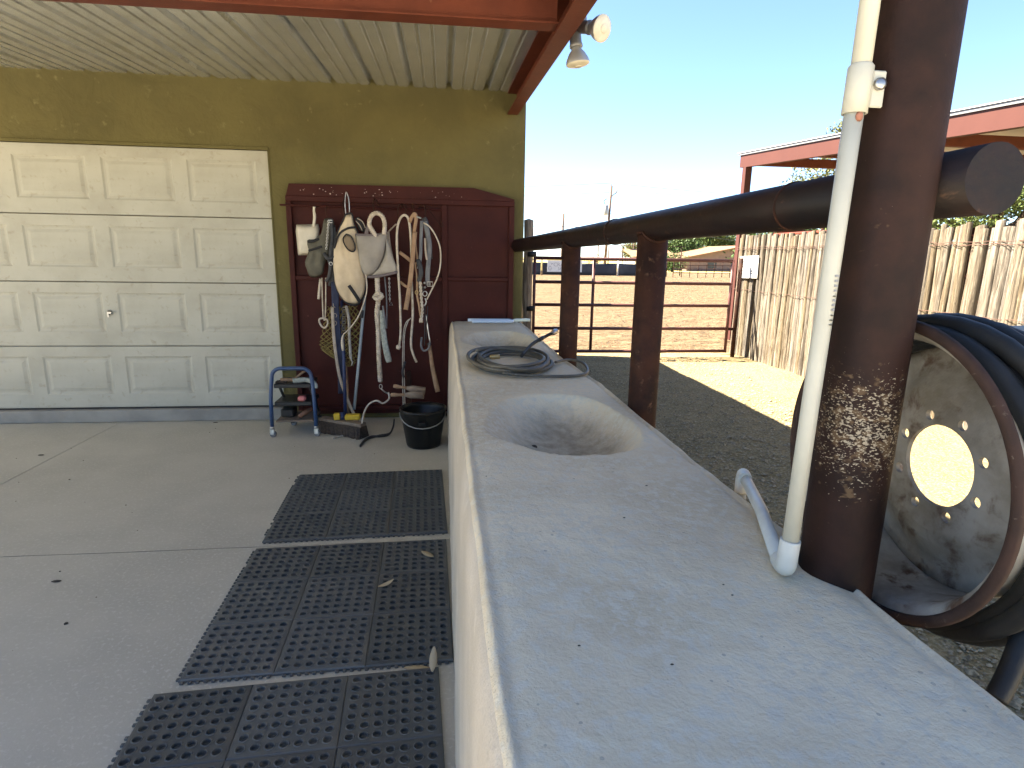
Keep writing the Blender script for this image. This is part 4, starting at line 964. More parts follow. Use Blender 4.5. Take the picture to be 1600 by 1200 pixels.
m = MB(); m.box(x0+.018,x1-.018,4.712,4.98,.250,.285,.006); m.build('middle_shelf', M['blackplastic'], ct)
m = MB(); m.box(x0+.018,x1-.018,4.715,5.02,.115,.130,.004); m.build('bottom_shelf', M['woodgrey'], ct)
for i, (x, y) in enumerate(((x0-.008,4.695),(x1+.008,4.695),(x0+.075,5.02),(x1-.03,5.02))):
    k = MB(); k.tube([(x,y,.088),(x,y,.070)], .018, 10); k.add([(x-.018,y-.014,.07),(x+.018,y-.014,.07),(x+.012,y-.018,.026),(x-.004,y-.018,.026)], [(0,1,2,3)])
    k.box(x-.016,x+.014,y-.0145,y-.0125,.026,.070); k.box(x-.016,x+.014,y+.0125,y+.0145,.026,.070)
    cz = k.build('caster', M['steel'] if i < 2 else M['blackplastic'], ct)
    w_ = MB(); w_.lathe([(-.011,0),(-.011,.020),(-.009,.027),(.009,.027),(.011,.020),(.011,0)], (x+.006,y,.0278), (.35,1,0), 20); w_.build('wheel', M['strapgrey'], cz)
br_ = thing('curved_brush', 'tan curved handled brush lying on the top tray of the blue cart', 'brush', (-1.28,4.8,.43))
m = MB(); m.tube(spline([(-1.30,4.77,.448),(-1.25,4.78,.448),(-1.20,4.79,.452),(-1.15,4.82,.49),(-1.10,4.85,.525)], 5), [.018]*6+[.014]*5+[.010]*10, 10, flat=(.7,1)); m.build('handle', M['wood'], br_)
m = MB(); m.box(-1.335,-1.245,4.745,4.80,.4305,.444,.004); m.build('bristle_pad', M['bristle'], br_)
cl = MB(); cl.tube(spline([(-1.20,4.76,.445),(-1.15,4.75,.452),(-1.10,4.75,.455),(-1.05,4.73,.445),(-1.022,4.715,.42),(-1.02,4.71,.395)], 5), .020, 8, flat=(.4,1)); obj1('folded_rag', cl, 'tailwrap', 'greenish rag folded over the right end of the cart top tray', 'rag')
pk = MB(); pk.box(-1.165,-1.105,4.72,4.77,.2855,.325,.010); obj1('pink_bottle_cap', pk, 'pink', 'pink plastic lid on the middle shelf of the blue cart', 'lid')
rd = MB(); rd.tube([(-1.17,4.75,.150),(-1.12,4.77,.18),(-1.07,4.79,.21)], [.018,.022,.012], 10, flat=(.7,1)); obj1('hoof_pick', rd, 'brownleather', 'reddish brown handled tool on the bottom shelf of the blue cart', 'hand tool')
bx = MB(); bx.box(-1.325,-1.22,4.80,4.93,.131,.205,.012); obj1('black_box', bx, 'blackplastic', 'black plastic box on the bottom shelf of the blue cart', 'box')

# ------------------------------------------------------------------ rubber mats
def plate_with_hole(m, x0, y0, x1, y1, cx, cy, r, z, n=12, lip=.0022, depth=.009):
    o = []; h = []
    per = 2*((x1-x0)+(y1-y0))
    for k in range(n):
        a = 2*PI*k/n + PI/n; dx, dy = math.cos(a), math.sin(a)
        t = min(((x1-cx) if dx > 0 else (x0-cx))/dx if abs(dx) > 1e-9 else 9, ((y1-cy) if dy > 0 else (y0-cy))/dy if abs(dy) > 1e-9 else 9)
        o.append((cx+dx*t, cy+dy*t)); h.append((dx, dy))
    if n % 4 == 0:        # put the corners in
        for cxn, cyn in ((x0,y0),(x1,y0),(x1,y1),(x0,y1)):
            j = min(range(n), key=lambda k: (o[k][0]-cxn)**2+(o[k][1]-cyn)**2); o[j] = (cxn, cyn)
    vs = [(x,y,z) for x,y in o] + [(cx+dx*(r+.0045),cy+dy*(r+.0045),z) for dx,dy in h] + [(cx+dx*(r+.0022),cy+dy*(r+.0022),z+lip) for dx,dy in h] + [(cx+dx*r,cy+dy*r,z+lip*.5) for dx,dy in h] + [(cx+dx*r*.93,cy+dy*r*.93,z-depth) for dx,dy in h]
    fs = []
    for q in range(4):
        for k in range(n): k2=(k+1)%n; fs.append((q*n+k, q*n+k2, (q+1)*n+k2, (q+1)*n+k))
    fs.append(tuple(4*n+k for k in range(n)))
    m.add(vs, fs)
def rubber_mats():
    PW = .312; NH = 7; ZT = .0135
    pm = MB(); mg = .011; s_ = (PW-2*mg)/NH
    for i in range(NH):
        for j in range(NH+1 if False else NH):
            x0 = mg+i*s_; y0 = mg+j*s_; plate_with_hole(pm, x0, y0, x0+s_, y0+s_, x0+s_/2, y0+s_/2, .0125, ZT, 12)
    g_ = .0035
    ring = [((g_,g_),(PW-g_,PW-g_),ZT-.0005),((mg,mg),(PW-mg,PW-mg),ZT)]
    a = [(g_,g_,ZT-.001),(PW-g_,g_,ZT-.001),(PW-g_,PW-g_,ZT-.001),(g_,PW-g_,ZT-.001)]; b = [(mg,mg,ZT),(PW-mg,mg,ZT),(PW-mg,PW-mg,ZT),(mg,PW-mg,ZT)]
    c = [(0,0,ZT-.005),(PW,0,ZT-.005),(PW,PW,ZT-.005),(0,PW,ZT-.005)]; d = [(0,0,.001),(PW,0,.001),(PW,PW,.001),(0,PW,.001)]
    pm.add(a+b+c+d, [(k,(k+1)%4,4+(k+1)%4,4+k) for k in range(4)] + [(8+k,8+(k+1)%4,(k+1)%4,k) for k in range(4)] + [(12+k,12+(k+1)%4,8+(k+1)%4,8+k) for k in range(4)])
    pmesh = pm.mesh('mat_panel', M['mat'])
    specs = [(-.918, .870, 1.5, 'nearest black rubber drainage mat with round holes in front of the counter', .052),
             (-.912, 1.862, 1.8, 'middle black rubber drainage mat with dry leaves on its holes', .024),
             (-.925, 2.870, .6, 'farthest black rubber drainage mat next to the bucket corner', .036)]
    for (x, y, rot, lab, dy) in specs:
        t_ = thing('drainage_mat', lab, 'rubber mat', (x, y, .001), 'drainage mats along the counter')
        ca, sa = 1, 0
        sh = (dy)/.936
        for i in range(3):
            for j in range(3):
                o = link('mat_panel', pmesh, t_); o.location = (i*PW*1.0006, j*PW*1.0006, 0)
        tm = MB(); r = random.Random(int(x*-1000))
        for k in range(36):                        # interlocking teeth on the left and near edges
            v = .013 + k*.0257
            if r.random() < .93: tm.box(-.012, .0, v-.0065, v+.0065, .001, .0085, .002)
            if r.random() < .90: tm.box(v-.0065, v+.0065, -.012, .0, .001, .0085, .002)
        o = link('edge_teeth', tm.mesh('edge_teeth', M['mat']), t_); o.location = (0,0,0); stuff(o)
        t_.rotation_euler = (0, 0, math.atan2(dy, .94)*.9)
rubber_mats()
def leaf(pt, L_, rot, tilt, lab, curl=.25):
    p = Vector(pt); vs = []; K = 7
    for k in range(K+1):
        t = k/K; w = L_*.17*math.sin(PI*min(1, t*.94+.03))**.8; x = (t-.5)*L_; z = curl*L_*(t-.5)**2*2 + tilt*t*L_
        for s_, q in ((-1,.25),(0,0),(1,.25)): vs.append((x*math.cos(rot)-s_*w*math.sin(rot)+p.x, x*math.sin(rot)+s_*w*math.cos(rot)+p.y, z+q*w+p.z+.002))
        for s_, q in ((-1,.25),(0,0),(1,.25)): vs.append((x*math.cos(rot)-s_*w*math.sin(rot)+p.x, x*math.sin(rot)+s_*w*math.cos(rot)+p.y, z+q*w+p.z+.0012))
    fs = []
    for k in range(K):
        for q in range(2):
            a = k*6+q; fs.append((a,a+6,a+7,a+1)); fs.append((a+3,a+4,a+10,a+9))
        a = k*6; fs.append((a,a+3,a+9,a+6)); fs.append((a+2,a+8,a+11,a+5))
    m = MB(); m.add(vs, fs, True); obj1('dry_leaf', m, 'dryleaf', lab, 'leaf', 'dry leaves on the mats')
leaf((-0.263,2.386,0.018), .075, .5, .15, 'crumpled pale dry leaf in the middle of the middle mat')
leaf((-0.089,2.647,0.016), .095, -.9, .05, 'thin curved pale leaf near the far right of the middle mat', .1)
leaf((-0.048,1.858,0.012), .085, 1.5, .45, 'upright dry leaf at the near right corner of the middle mat', .15)
leaf((-0.098,1.846,0.004), .11, -.2, .02, 'long flat dry leaf lying in the gap before the nearest mat', .1)
cr_ = MB(); r_ = random.Random(21)
for k in range(45):
    x = r_.uniform(-3.2,-.0); y = r_.uniform(1.2,5.0); s_ = r_.uniform(.0015,.0045)*(2.2 if r_.random()<.06 else 1)
    if x > -.97 and y < 3.9: continue
    cr_.lathe([(0,0),(0,s_),(s_*.5,s_*.7),(s_*.6,0)], (x,y,.0025), (0,0,1), 5)
stuff(tag(cr_.build('floor_crumbs', M['dark']), 'scattered dark crumbs of dirt on the concrete floor', 'dirt'))
lf2 = MB()
for (px) in ((-2.867,4.352,0.004),(-1.719,2.578,0.004),(-1.962,5.142,0.004)):
    p = Vector(px); lf2.pillow([(p.x+math.cos(a)*.022, p.y+math.sin(a)*.010, p.z) for a in [k*PI/4 for k in range(8)]], p, .004, 3, axis=(0,0,1))
stuff(tag(lf2.build('dirt_flecks', M['dark']), 'few dark flecks lying on the left part of the concrete floor', 'dirt'))

# ------------------------------------------------------------------ on the counter
sc_ = thing('sweat_scraper', 'pale blue plastic sweat scraper lying at the far end of the counter', 'scraper', (.42, 5.02, CZ))
def scr():
    m = MB(); x0, x1, yc, hw = .205, .585, 5.00, .052
    out = [(x0,yc+hw*.7)] 
    path = [(x0,yc+hw),(x1-.06,yc+hw),(x1-.015,yc+hw*.65),(x1,yc),(x1-.015,yc-hw*.65),(x1-.06,yc-hw),(x0+.03,yc-hw)]
    P = spline([(a,b,CZ+.024) for a,b in path], 5)
    m.tube(P, .0135, 8, flat=None); return m
scr().build('frame', M['scraper'], sc_)
m = MB(); m.tube([(.59,5.0,CZ+.026),(.62,5.0,CZ+.03),(.66,4.995,CZ+.032),(.70,4.99,CZ+.034),(.735,4.985,CZ+.033)], [.014,.016,.013,.015,.011], 10, flat=(.7,1)); m.build('grip', M['scraperhandle'], sc_)

hs = thing('coiled_hose', 'olive grey garden hose coiled on the counter between the two basins', 'hose', (.40, 3.08, CZ))
def coil():
    r = random.Random(8); pts = []
    N_ = 7; K = 26
    for k in range(N_*K+1):
        t = k/K; a = 2*PI*t + 2.6; tt = int(t)
        j = .5+.5*math.sin(t*2.1+1)
        rx = .185 + .026*math.sin(t*1.9) ; ry = .315 + .05*math.sin(t*1.3+2)
        cx = .352 + .016*math.sin(t*2.7); cy = 3.06 + .045*math.sin(t*1.7+.5)
        z = CZ + .0125 + .0088*(t*.62) + .006*math.sin(a*1.5+t)
        z = min(z, CZ+.060)
        pts.append((cx+rx*math.cos(a), cy+ry*math.sin(a), max(CZ+.011, z)))
    return pts
P_ = coil()
m = MB(); m.tube(P_, .0098, 9); m.build('coil', M['greyhose'], hs)
m = MB(); m.tube(spline([(0.586,3.025,0.9),(0.683,3.124,0.896),(0.733,3.03,0.895),(0.72,2.86,0.893),(0.671,2.735,0.892),(0.561,2.693,0.892),(0.41,2.709,0.893),(0.273,2.715,0.905)], 7), .0075, 8); m.build('loose_loop', M['greyhose'], hs)
m = MB(); m.tube(spline([(0.408,3.055,0.93),(.50,3.30,.955),(.58,3.42,.975),(.655,3.50,.995)], 5), .0098, 10); m.build('raised_end', M['hoseblack'], hs)
m = MB(); m.lathe([(0,.0),(0,.012),(.018,.0125),(.024,.0165),(.050,.0175),(.056,.0135),(.066,.013),(.066,0)], (.645,3.49,.991), (.075,.09,.022), 16); m.build('brass_coupling', M['steel'], hs)
m = MB(); m.lathe([(0,.0),(0,.010),(.01,.0135),(.05,.0135),(.055,.010),(.055,0)], (0.241,3.088,0.918), (1,-.1,.08), 14); m.build('end_fitting', M['brass'], hs)
m = MB(); m.tube([(.555,3.385,.968),(.585,3.425,.977)], .0125, 10); m.build('tape_wrap', M['strapblack'], hs)
cr2 = MB(); r_ = random.Random(31)
p = Vector((0.324,2.035,0.755)); 
cr2.pillow([(p.x+math.cos(a)*.014, p.y+math.sin(a)*.011, CZ-.118) for a in [k*PI/4 for k in range(8)]], (p.x, p.y, CZ-.118), .010, 3, axis=(0,0,1))
for px in ((0.49,0.897,0.88),(0.49,0.864,0.88),(0.395,1.179,0.88),(0.508,1.357,0.88),(0.196,0.756,0.88),(0.107,1.453,0.88),(0.319,0.703,0.88)):
    p = Vector(px); s_ = r_.uniform(.0016,.0034); cr2.pillow([(p.x+math.cos(a)*s_*1.5, p.y+math.sin(a)*s_, p.z+.0015) for a in [k*PI/3 for k in range(6)]], (p.x,p.y,p.z+.0015), s_*.6, 2, axis=(0,0,1))
stuff(tag(cr2.build('counter_crumbs', M['dark']), 'dark crumbs and droppings on the counter top and in the near basin', 'dirt'))

# ------------------------------------------------------------------ wheel rim hose hanger
RC = Vector((.800, .950, 1.075))
wheel = thing('wheel_rim_hanger', 'old rusty truck wheel rim mounted beside the post as a hose hanger', 'wheel rim', RC)
def plate_ring(m, c, n_hole, r_in, r_out, rc, rh, d0, d1):
    """disc in the y,z plane at x=c.x+d, holes through it"""
    K = n_hole; S = 24
    for k in range(K):
        a0 = 2*PI*k/K; a1 = 2*PI*(k+1)/K; am = (a0+a1)/2
        out = []
        for j in range(S):
            t = 2*PI*j/S
            # walk the sector outline: square param to polar
            u, v = math.cos(t), math.sin(t); q = max(abs(u), abs(v)); u /= q; v /= q
            a = am + v*(a1-a0)/2; r = (rc-r_in if u < 0 else r_out-rc)*u + rc
            out.append((a, r))
        hol = []
        for j in range(S):
            t = 2*PI*j/S; y = rc + rh*math.cos(t); z = rh*math.sin(t); hol.append((am + math.atan2(z, y), math.hypot(y, z)))
        def P(a, r, d): return (c.x+d, c.y+r*math.cos(a), c.z+r*math.sin(a))
        vs = [P(a,r,d0) for a,r in out]+[P(a,r,d0) for a,r in hol]+[P(a,r,d1) for a,r in out]+[P(a,r,d1) for a,r in hol]
        fs = []
        for j in range(S):
            j2=(j+1)%S; fs.append((j,j2,S+j2,S+j)); fs.append((2*S+j2,2*S+j,3*S+j,3*S+j2)); fs.append((S+j,S+j2,3*S+j2,3*S+j))
        m.add(vs, fs)
m = MB(); plate_ring(m, RC, 8, .0765, .128, .0955, .0100, .120, .129)
m.lathe([(.120,.0765),(.129,.0765)], RC, (1,0,0), 64)
m.lathe([(.120,.1278),(.122,.145),(.131,.165),(.142,.185),(.146,.205),(.146,.232),(.152,.2345),(.152,.204),(.148,.186),(.137,.166),(.131,.147),(.129,.1278)], RC, (1,0,0), 64)
m.build('hub_disc', M['hub'], wheel)
def plate_ring_fix(): pass
b_ = MB()
b_.lathe([(.006,.262),(.016,.247),(.030,.241),(.075,.238),(.085,.236),(.215,.236),(.245,.244),(.262,.262),(.268,.262),(.252,.241),(.220,.2335),(.085,.2335),(.075,.2355),(.030,.2385),(.016,.2445),(.004,.2595)], RC, (1,0,0), 72, loop=True)
o = b_.build('barrel', M['rim'], wheel)
o.data.materials.append(M['barrel'])
for f in o.data.polygons:
    c = f.center; rr = math.hypot(c.y-RC.y, c.z-RC.z); out_ = (f.normal.y*(c.y-RC.y)+f.normal.z*(c.z-RC.z))
    if out_ > 0.0: f.material_index = 1
l_ = MB(); l_.lathe([(-.006,.270),(-.004,.276),(.004,.277),(.012,.270),(.014,.262),(.006,.2575),(-.002,.258),(-.006,.262)], RC, (1,0,0), 72, loop=True)
o = l_.build('front_lip', M['lip'], wheel)

hs2 = thing('black_hose', 'thick black rubber hose wound round the wheel rim with its end hanging down', 'hose', RC)
def bighose():
    pts = []; K = 40; N_ = 6
    for k in range(N_*K+1):
        t = k/K; a = 2*PI*t + .6; lay = t
        j = int(t) ; x = RC.x + .058 + .036*(t % 3.0) + (.012 if t > 3 else 0)
        r = .256 + (.020 if t > 3 else 0) + .006*math.sin(a*1+t*1.7)
        sag = .012 + .016*max(0, -math.sin(a))*(1+.5*math.sin(t*3))
        pts.append((x + .010*math.sin(a*2+t), RC.y + r*math.cos(a), RC.z + r*math.sin(a) - sag))
    return pts
HP = bighose()
m = MB(); m.tube(HP, .0165, 10); m.build('wound_loops', M['hoseblack'], hs2)
e0 = Vector((0.95,0.763,0.919)); e1 = Vector((0.9,0.723,0.868)); e2 = Vector((0.87,0.706,0.821)); e3 = Vector((0.845,0.696,0.788))
m = MB(); m.tube(spline([e0+Vector((.02,0,.10)), e0, e1, e2, e3], 6), .0155, 12); m.build('hanging_end', M['hoseblack'], hs2)

# ------------------------------------------------------------------ floodlight under the canopy edge
fl = thing('flood_lights', 'twin flood light bulbs clamped under the outer edge of the red canopy beam', 'flood light', (0.66,3.079,2.524))
m = MB(); m.lathe([(0,0),(0,.045),(.03,.05),(.05,.045),(.05,0)], Vector((0.68,3.222,2.597))+Vector((0,0,.03)), (0,0,-1), 16); m.tube([Vector((0.68,3.222,2.597))+Vector((0,0,.02)), Vector((0.68,3.222,2.597))+Vector((-.03,0,.14))], .02, 8); m.build('junction_box', M['lampmetal'], fl)
def par(neck, ax, lab=None):
    n = Vector(neck); a = Vector(ax).normalized()
    h = MB(); h.lathe([(-.03,0),(-.03,.018),(0,.022),(.012,.030),(.060,.030),(.064,.033),(.078,.033),(.078,0)], n, a, 18); h.build('lamp_holder', M['lampmetal'], fl)
    b = MB(); b.lathe([(.0785,.0),(.0785,.024),(.090,.027),(.105,.040),(.135,.056),(.150,.060),(.156,.060)], n, a, 28); b.build('bulb', M['lampgrey'], fl)
    g = MB(); g.lathe([(.1565,.0605),(.160,.0575),(.164,.045),(.167,.02),(.168,0)], n, a, 28); g.lathe([(.168,.0),(.172,.018),(.168,.022)], n, a, 14); g.build('lens', M['lampglass'], fl)
pA = Vector((0.675,3.255,2.572)); qA = Vector((0.675,3.09,2.379)); par(pA, (.14,-.03,-1))
pB = Vector((0.69,3.204,2.574)); par(pB, (.085,-.125,-.045))

# ------------------------------------------------------------------ gate, log post
GY = 8.44
log = MB(); r_ = random.Random(2)
pts = [(1.195+.012*noise.noise((z*1.4,0,0)), GY+.01*noise.noise((z*1.7,4,0)), z) for z in [k*.12-.1 for k in range(18)]]
NS = 14; vs = []; fs = []
for i, p in enumerate(pts):
    for k in range(NS):
        a = 2*PI*k/NS; r = .070*(1+.13*noise.noise((math.cos(a)*1.3, math.sin(a)*1.3, p[2]*1.1)) + .05*noise.noise((math.cos(a)*3, math.sin(a)*3, p[2]*.8)))*(1-.05*i/18)
        vs.append((p[0]+r*math.cos(a), p[1]+r*math.sin(a), p[2]))
for i in range(len(pts)-1):
    for k in range(NS): k2=(k+1)%NS; fs.append((i*NS+k, i*NS+k2, (i+1)*NS+k2, (i+1)*NS+k))
n = len(pts); vs.append((pts[-1][0], pts[-1][1], pts[-1][2]+.02)); fs += [((n-1)*NS+k, (n-1)*NS+(k+1)%NS, len(vs)-1) for k in range(NS)]
log.add(vs, fs, True)
lg = thing('log_post', 'grey weathered log hinge post just right of the building corner', 'post', (1.195, GY, 0))
log.build('log', M['log'], lg)
for z in (1.475, .715):
    m = MB(); m.tube([(1.18,GY-.05,z),(1.30,GY-.065,z)], .038, 10); m.build('hinge_pin', M['hoseblack'], lg)
gate = thing('pipe_gate', 'five rail brown pipe gate closing off the arena', 'gate', (2.8, GY, 0))
GZ = (1.428, 1.092, .768, .426, .086)
for z in GZ: MB().tube([(1.30,GY,z),(2.8,GY,z-.004),(4.245,GY,z-.002)], .0235, 10).build('rail', M['ropeblue'], gate)
for x in (1.29, 2.165, 3.22, 4.25): MB().tube([(x,GY+(.047 if 1.4 < x < 4 else 0),.06),(x,GY+(.047 if 1.4 < x < 4 else 0),1.445)], .022, 10).build('upright', M['ropeblue'], gate)
m = MB(); m.box(4.26,4.36,GY-.02,GY+.02,.40,.44,.004); m.build('latch', M['rust'], gate)
lp = MB(); lp.tube([(4.385,GY+.02,-.1),(4.385,GY+.02,1.47)], .032, 12); lp = tag(lp.build('latch_post', M['rust']), 'slim rusty latch post between the gate end and the pole fence', 'post')
ln = thing('chain_loop', 'rusty chain hanging on the latch post beside the pole fence', 'chain', (4.385,GY,1.2))
m = MB()
for k in range(12):
    a = (k%2)*PI/2; c = Vector((4.35, GY-.02, 1.28-k*.026)); m.tube([c+Vector((math.cos(t)*.010*math.cos(a), math.cos(t)*.010*math.sin(a), math.sin(t)*.018)) for t in [j*PI/4 for j in range(8)]], .0045, 5, closed=True)
m.build('links', M['rust'], ln)
rut = MB(); vs = []; fs = []
for k in range(31):
    x = 1.1+k*.11; y = 8.66+.10*math.sin(k*.21+1)+.02*noise.noise((k*.6,0,0)); w = .05+.02*noise.noise((k*.8,5,0))
    vs += [(x,y-w,.008),(x,y,.028+.008*noise.noise((k*.9,2,0))),(x,y+w,.008)]
for k in range(30): fs += [(k*3,k*3+3,k*3+4,k*3+1),(k*3+1,k*3+4,k*3+5,k*3+2)]

# ------------------------------------------------------------------ pole fence
fence = thing('pole_fence', 'tall fence of bleached upright poles wired side by side', 'fence', (4.62, 4.8, 0))
def pole_mesh(seed):
    r = random.Random(seed); H = 1.0; NS = 7; n = 9; vs = []; fs = []
    bx = r.uniform(-.010,.010); by = r.uniform(-.014,.014)
    for i in range(n):
        t = i/(n-1); cx = bx*math.sin(PI*t) + .007*noise.noise((t*4, seed, 0)); cy = by*math.sin(PI*t*1.3) + .012*noise.noise((t*4, seed, 5))
        for k in range(NS):
            a = 2*PI*k/NS; q = (1.06-.12*t)*(1+.16*noise.noise((math.cos(a)*1.2, math.sin(a)*1.2, t*6+seed*3)))
            vs.append((cx+.040*q*math.cos(a), cy+.040*q*math.sin(a), t*H))
    for i in range(n-1):
        for k in range(NS): k2=(k+1)%NS; fs.append((i*NS+k, i*NS+k2, (i+1)*NS+k2, (i+1)*NS+k))
    ts = r.uniform(-.03,.03); vs.append((0,0,H+.004)); fs += [((n-1)*NS+k, (n-1)*NS+(k+1)%NS, len(vs)-1) for k in range(NS)]
    m = MB(); m.add(vs, fs, True); return m.mesh('pole', M['pole'])
PMESH = [pole_mesh(s) for s in range(14)]
y = 8.93; r_ = random.Random(17)
while y > -1.5:
    d = r_.uniform(.044,.082); s_ = d/.080*1.04
    o = link('pole', r_.choice(PMESH), fence)
    h = 1.765 + .03*noise.noise((y*.5,3,0)) + r_.uniform(-.035,.035) + (.012*(y-5)/4)
    o.location = Vector((4.60+r_.uniform(-.012,.012), y-d/2, -.05)) - fence.location
    o.scale = (s_, s_, h+.05); o.rotation_euler = (r_.uniform(-.012,.012), r_.uniform(-.012,.012), r_.uniform(0,6.28))
    y -= d*.80
for z, q in ((1.63,0),(1.00,3),(1.605,9)):
    pts = []
    for k in range(150):
        yy = 8.95-k*.07; pts.append((4.60-.048-.010*noise.noise((k*.35,q,0)), yy, z+.020*noise.noise((k*.5,q,2))+.012*noise.noise((k*.13,q,4))))
    MB().tube(pts, .0030, 5).build('tie_wire', M['wire'], fence)
sg = thing('notice_sign', 'white notice board with seven lines of dark print on the pole fence', 'sign', (4.53, 8.5, 1.34))
m = MB(); m.box(-.006,.006,-.272,.272,-.162,.162,.002)
sb = m.build('board', M['whitesign'], sg); sb.location = (0,0,0)
tx = MB(); r_ = random.Random(44)
rows = [(.122,.012,[(-.22,-.16),(-.14,-.06),(-.04,.05),(.08,.22)],0),(.080,.016,[(-.22,-.17),(-.15,-.06),(-.03,.0),(.06,.12),(.15,.22)],1),(.045,.015,[(-.20,-.10),(-.05,.01),(.03,.10),(.11,.19)],1),(.011,.014,[(-.21,-.19),(-.15,-.11),(-.07,.06),(.12,.20)],1),(-.024,.014,[(-.20,-.17),(-.12,-.11),(-.07,.06),(.12,.18)],1),(-.058,.014,[(-.18,-.09),(-.06,-.02),(0,.03),(.08,.14)],1),(-.094,.015,[(-.23,-.14),(-.10,-.05),(0,.05),(.09,.19)],1)]
for z, h, ws, dk in rows:
    for a, b in ws:                      # far print: letter strokes run together into words
        y_ = a
        while y_ < b-.006:
            w_ = r_.uniform(.008,.013); tx.box(-.0072,-.0062,-(y_+w_),-y_,z-h*.75*r_.uniform(.6,1),z+h*.75*r_.uniform(.6,1)); y_ += w_+.0035
t_ = tx.build('print_lines', M['print'], sg); t_.location = (0,0,0); stuff(t_)
sg.rotation_euler = (R(-1.5), R(0), 0)

# ------------------------------------------------------------------ shed behind the fence
shed = thing('open_shed', 'open red steel shed with pale metal roof behind the pole fence', 'shed', (8, 6, 0))
XS = 5.2; SSL = (3.025-2.661)/(10.384-5.108)
def sz(y): return 3.025 + SSL*(y-10.384)
def sbar(name, mt, x0, x1, ya, yb, z0, z1):
    f = lambda y: SSL*(y-10.384)
    vs = [(x0,ya,z0+f(ya)),(x1,ya,z0+f(ya)),(x1,yb,z0+f(yb)),(x0,yb,z0+f(yb)),(x0,ya,z1+f(ya)),(x1,ya,z1+f(ya)),(x1,yb,z1+f(yb)),(x0,yb,z1+f(yb))]
    return MB().add(vs, [(0,3,2,1),(4,5,6,7),(0,1,5,4),(1,2,6,5),(2,3,7,6),(3,0,4,7)]).build(name, M[mt], shed)
sbar('fascia_beam', 'shedred', XS, XS+.10, -2, 10.42, 3.025, 3.225)
sbar('fascia_beam', 'shedred', 11.4, 11.5, -2, 10.42, 3.025, 3.225)
sbar('roof_trim', 'roofgrey', XS-.02, XS+.02, -2, 10.46, 3.228, 3.262)
sbar('roof_sheet', 'roofwhite', XS-.035, 11.55, -2, 10.48, 3.265, 3.275)
for y in (10.32, 8.6, 6.9, 5.2, 3.5, 1.8):
    f = SSL*(y-10.384); MB().box(XS+.103, 11.39, y-.04, y+.04, 3.06+f, 3.20+f).build('cross_beam', M['redsteel'], shed)
for x in (XS+.06, 8.3, 11.44):
    for y in (10.25, 4.0, -1.5):
        MB().box(x-.06, x+.06, y-.06, y+.06, 0, sz(y)-.002, .004).build('shed_post', M['shedred'] if x < 6 else M['redsteel'], shed)
stl = thing('stall_panels', 'brown pipe stall rails under the open red shed', 'stall panel', (6, 8, 0))
for x, ya, yb in ((5.75,7.3,10.1),(8.3,7.3,10.1)):
    for z in (.45,.85,1.25,1.62,1.88): MB().tube([(x,ya,z),(x,yb,z)], .026, 8).build('rail', M['redsteel'], stl)
    for k in range(3): MB().tube([(x,ya+.03+k*1.35,0),(x,ya+.03+k*1.35,2.0)], .026, 8).build('upright', M['rust'], stl)
for z in (.5,1.0,1.5,1.95): MB().tube([(5.8,10.1,z),(11.3,10.1,z)], .026, 8).build('rail', M['redsteel'], stl)

# ------------------------------------------------------------------ far side of the arena
AY = 46.7
af = thing('arena_fence', 'low arena fence hung with black windscreen fabric across the far side', 'fence', (0, AY, 0))
xs = [-34,-28,-22,-16,-10,-4,2,5.6,8.12]
posts = [-34,-28,-22,-16,-10,-4,2,7.7,13.86,17.9]
for a, b in zip(posts, posts[1:]):
    m = MB(); N_ = 12; vs = []
    for k in range(N_+1):
        x = a+.06+(b-a-.12)*k/N_; sg_ = .05*math.sin(PI*k/N_)
        for z in (.03,.35,.7,1.0-sg_*.8):
            vs.append((x, AY+.05*noise.noise((x*.8,z*3,0)), z))
        for z in (.03,.35,.7,1.0-sg_*.8):
            vs.append((x, AY+.012+.05*noise.noise((x*.8,z*3,0)), z))
    fs = []
    for k in range(N_):
        for q in range(3): a_ = k*8+q; fs += [(a_,a_+8,a_+9,a_+1),(a_+4,a_+5,a_+13,a_+12)]
        fs += [(k*8+3,k*8+11,k*8+15,k*8+7),(k*8,k*8+4,k*8+12,k*8+8)]
    m.add(vs, fs, True); m.build('screen_panel', M['screen'], af)
for x in posts: MB().tube([(x,AY-.06,0),(x,AY-.06,1.2)], .055 if x > 13 and x < 14 else .04, 8).build('fence_post', M['whitesign'] if 13 < x < 14 else M['rust'], af)
MB().tube([(-34,AY-.02,1.21),(8.1,AY-.02,1.21)], .035, 8).build('top_rail', M['roofwhite'], af)
MB().tube([(8.1,AY-.02,1.21),(17.9,AY-.02,1.21)], .035, 8).build('top_rail', M['yellowcap'], af)
def text(body, size, loc, rot, m, parent, name='lettering', ext=.002):
    cu = bpy.data.curves.new(name, 'FONT'); cu.body = body; cu.size = size; cu.extrude = ext; cu.align_x = 'CENTER'; cu.resolution_u = 2
    ob = bpy.data.objects.new(name, cu); COL.objects.link(ob); dg = bpy.context.evaluated_depsgraph_get()
    me = bpy.data.meshes.new_from_object(ob.evaluated_get(dg)); bpy.data.objects.remove(ob); bpy.data.curves.remove(cu)
    me.materials.clear(); me.materials.append(m)
    o = bpy.data.objects.new(name, me); COL.objects.link(o); o.rotation_euler = rot; o.parent = parent; o.location = Vector(loc) - parent.location
    return o
bn = thing('arena_banner', 'white advertising banner with dark letters on the black arena fence', 'banner', (9.4, AY-.12, .7))
m = MB(); m.box(8.12,10.9,AY-.135,AY-.115,.27,1.17); m.build('banner_sheet', M['whitesign'], bn)
text('CRAL', .42, (9.12,AY-.138,.70), (PI/2,0,0), M['printgrey'], bn)
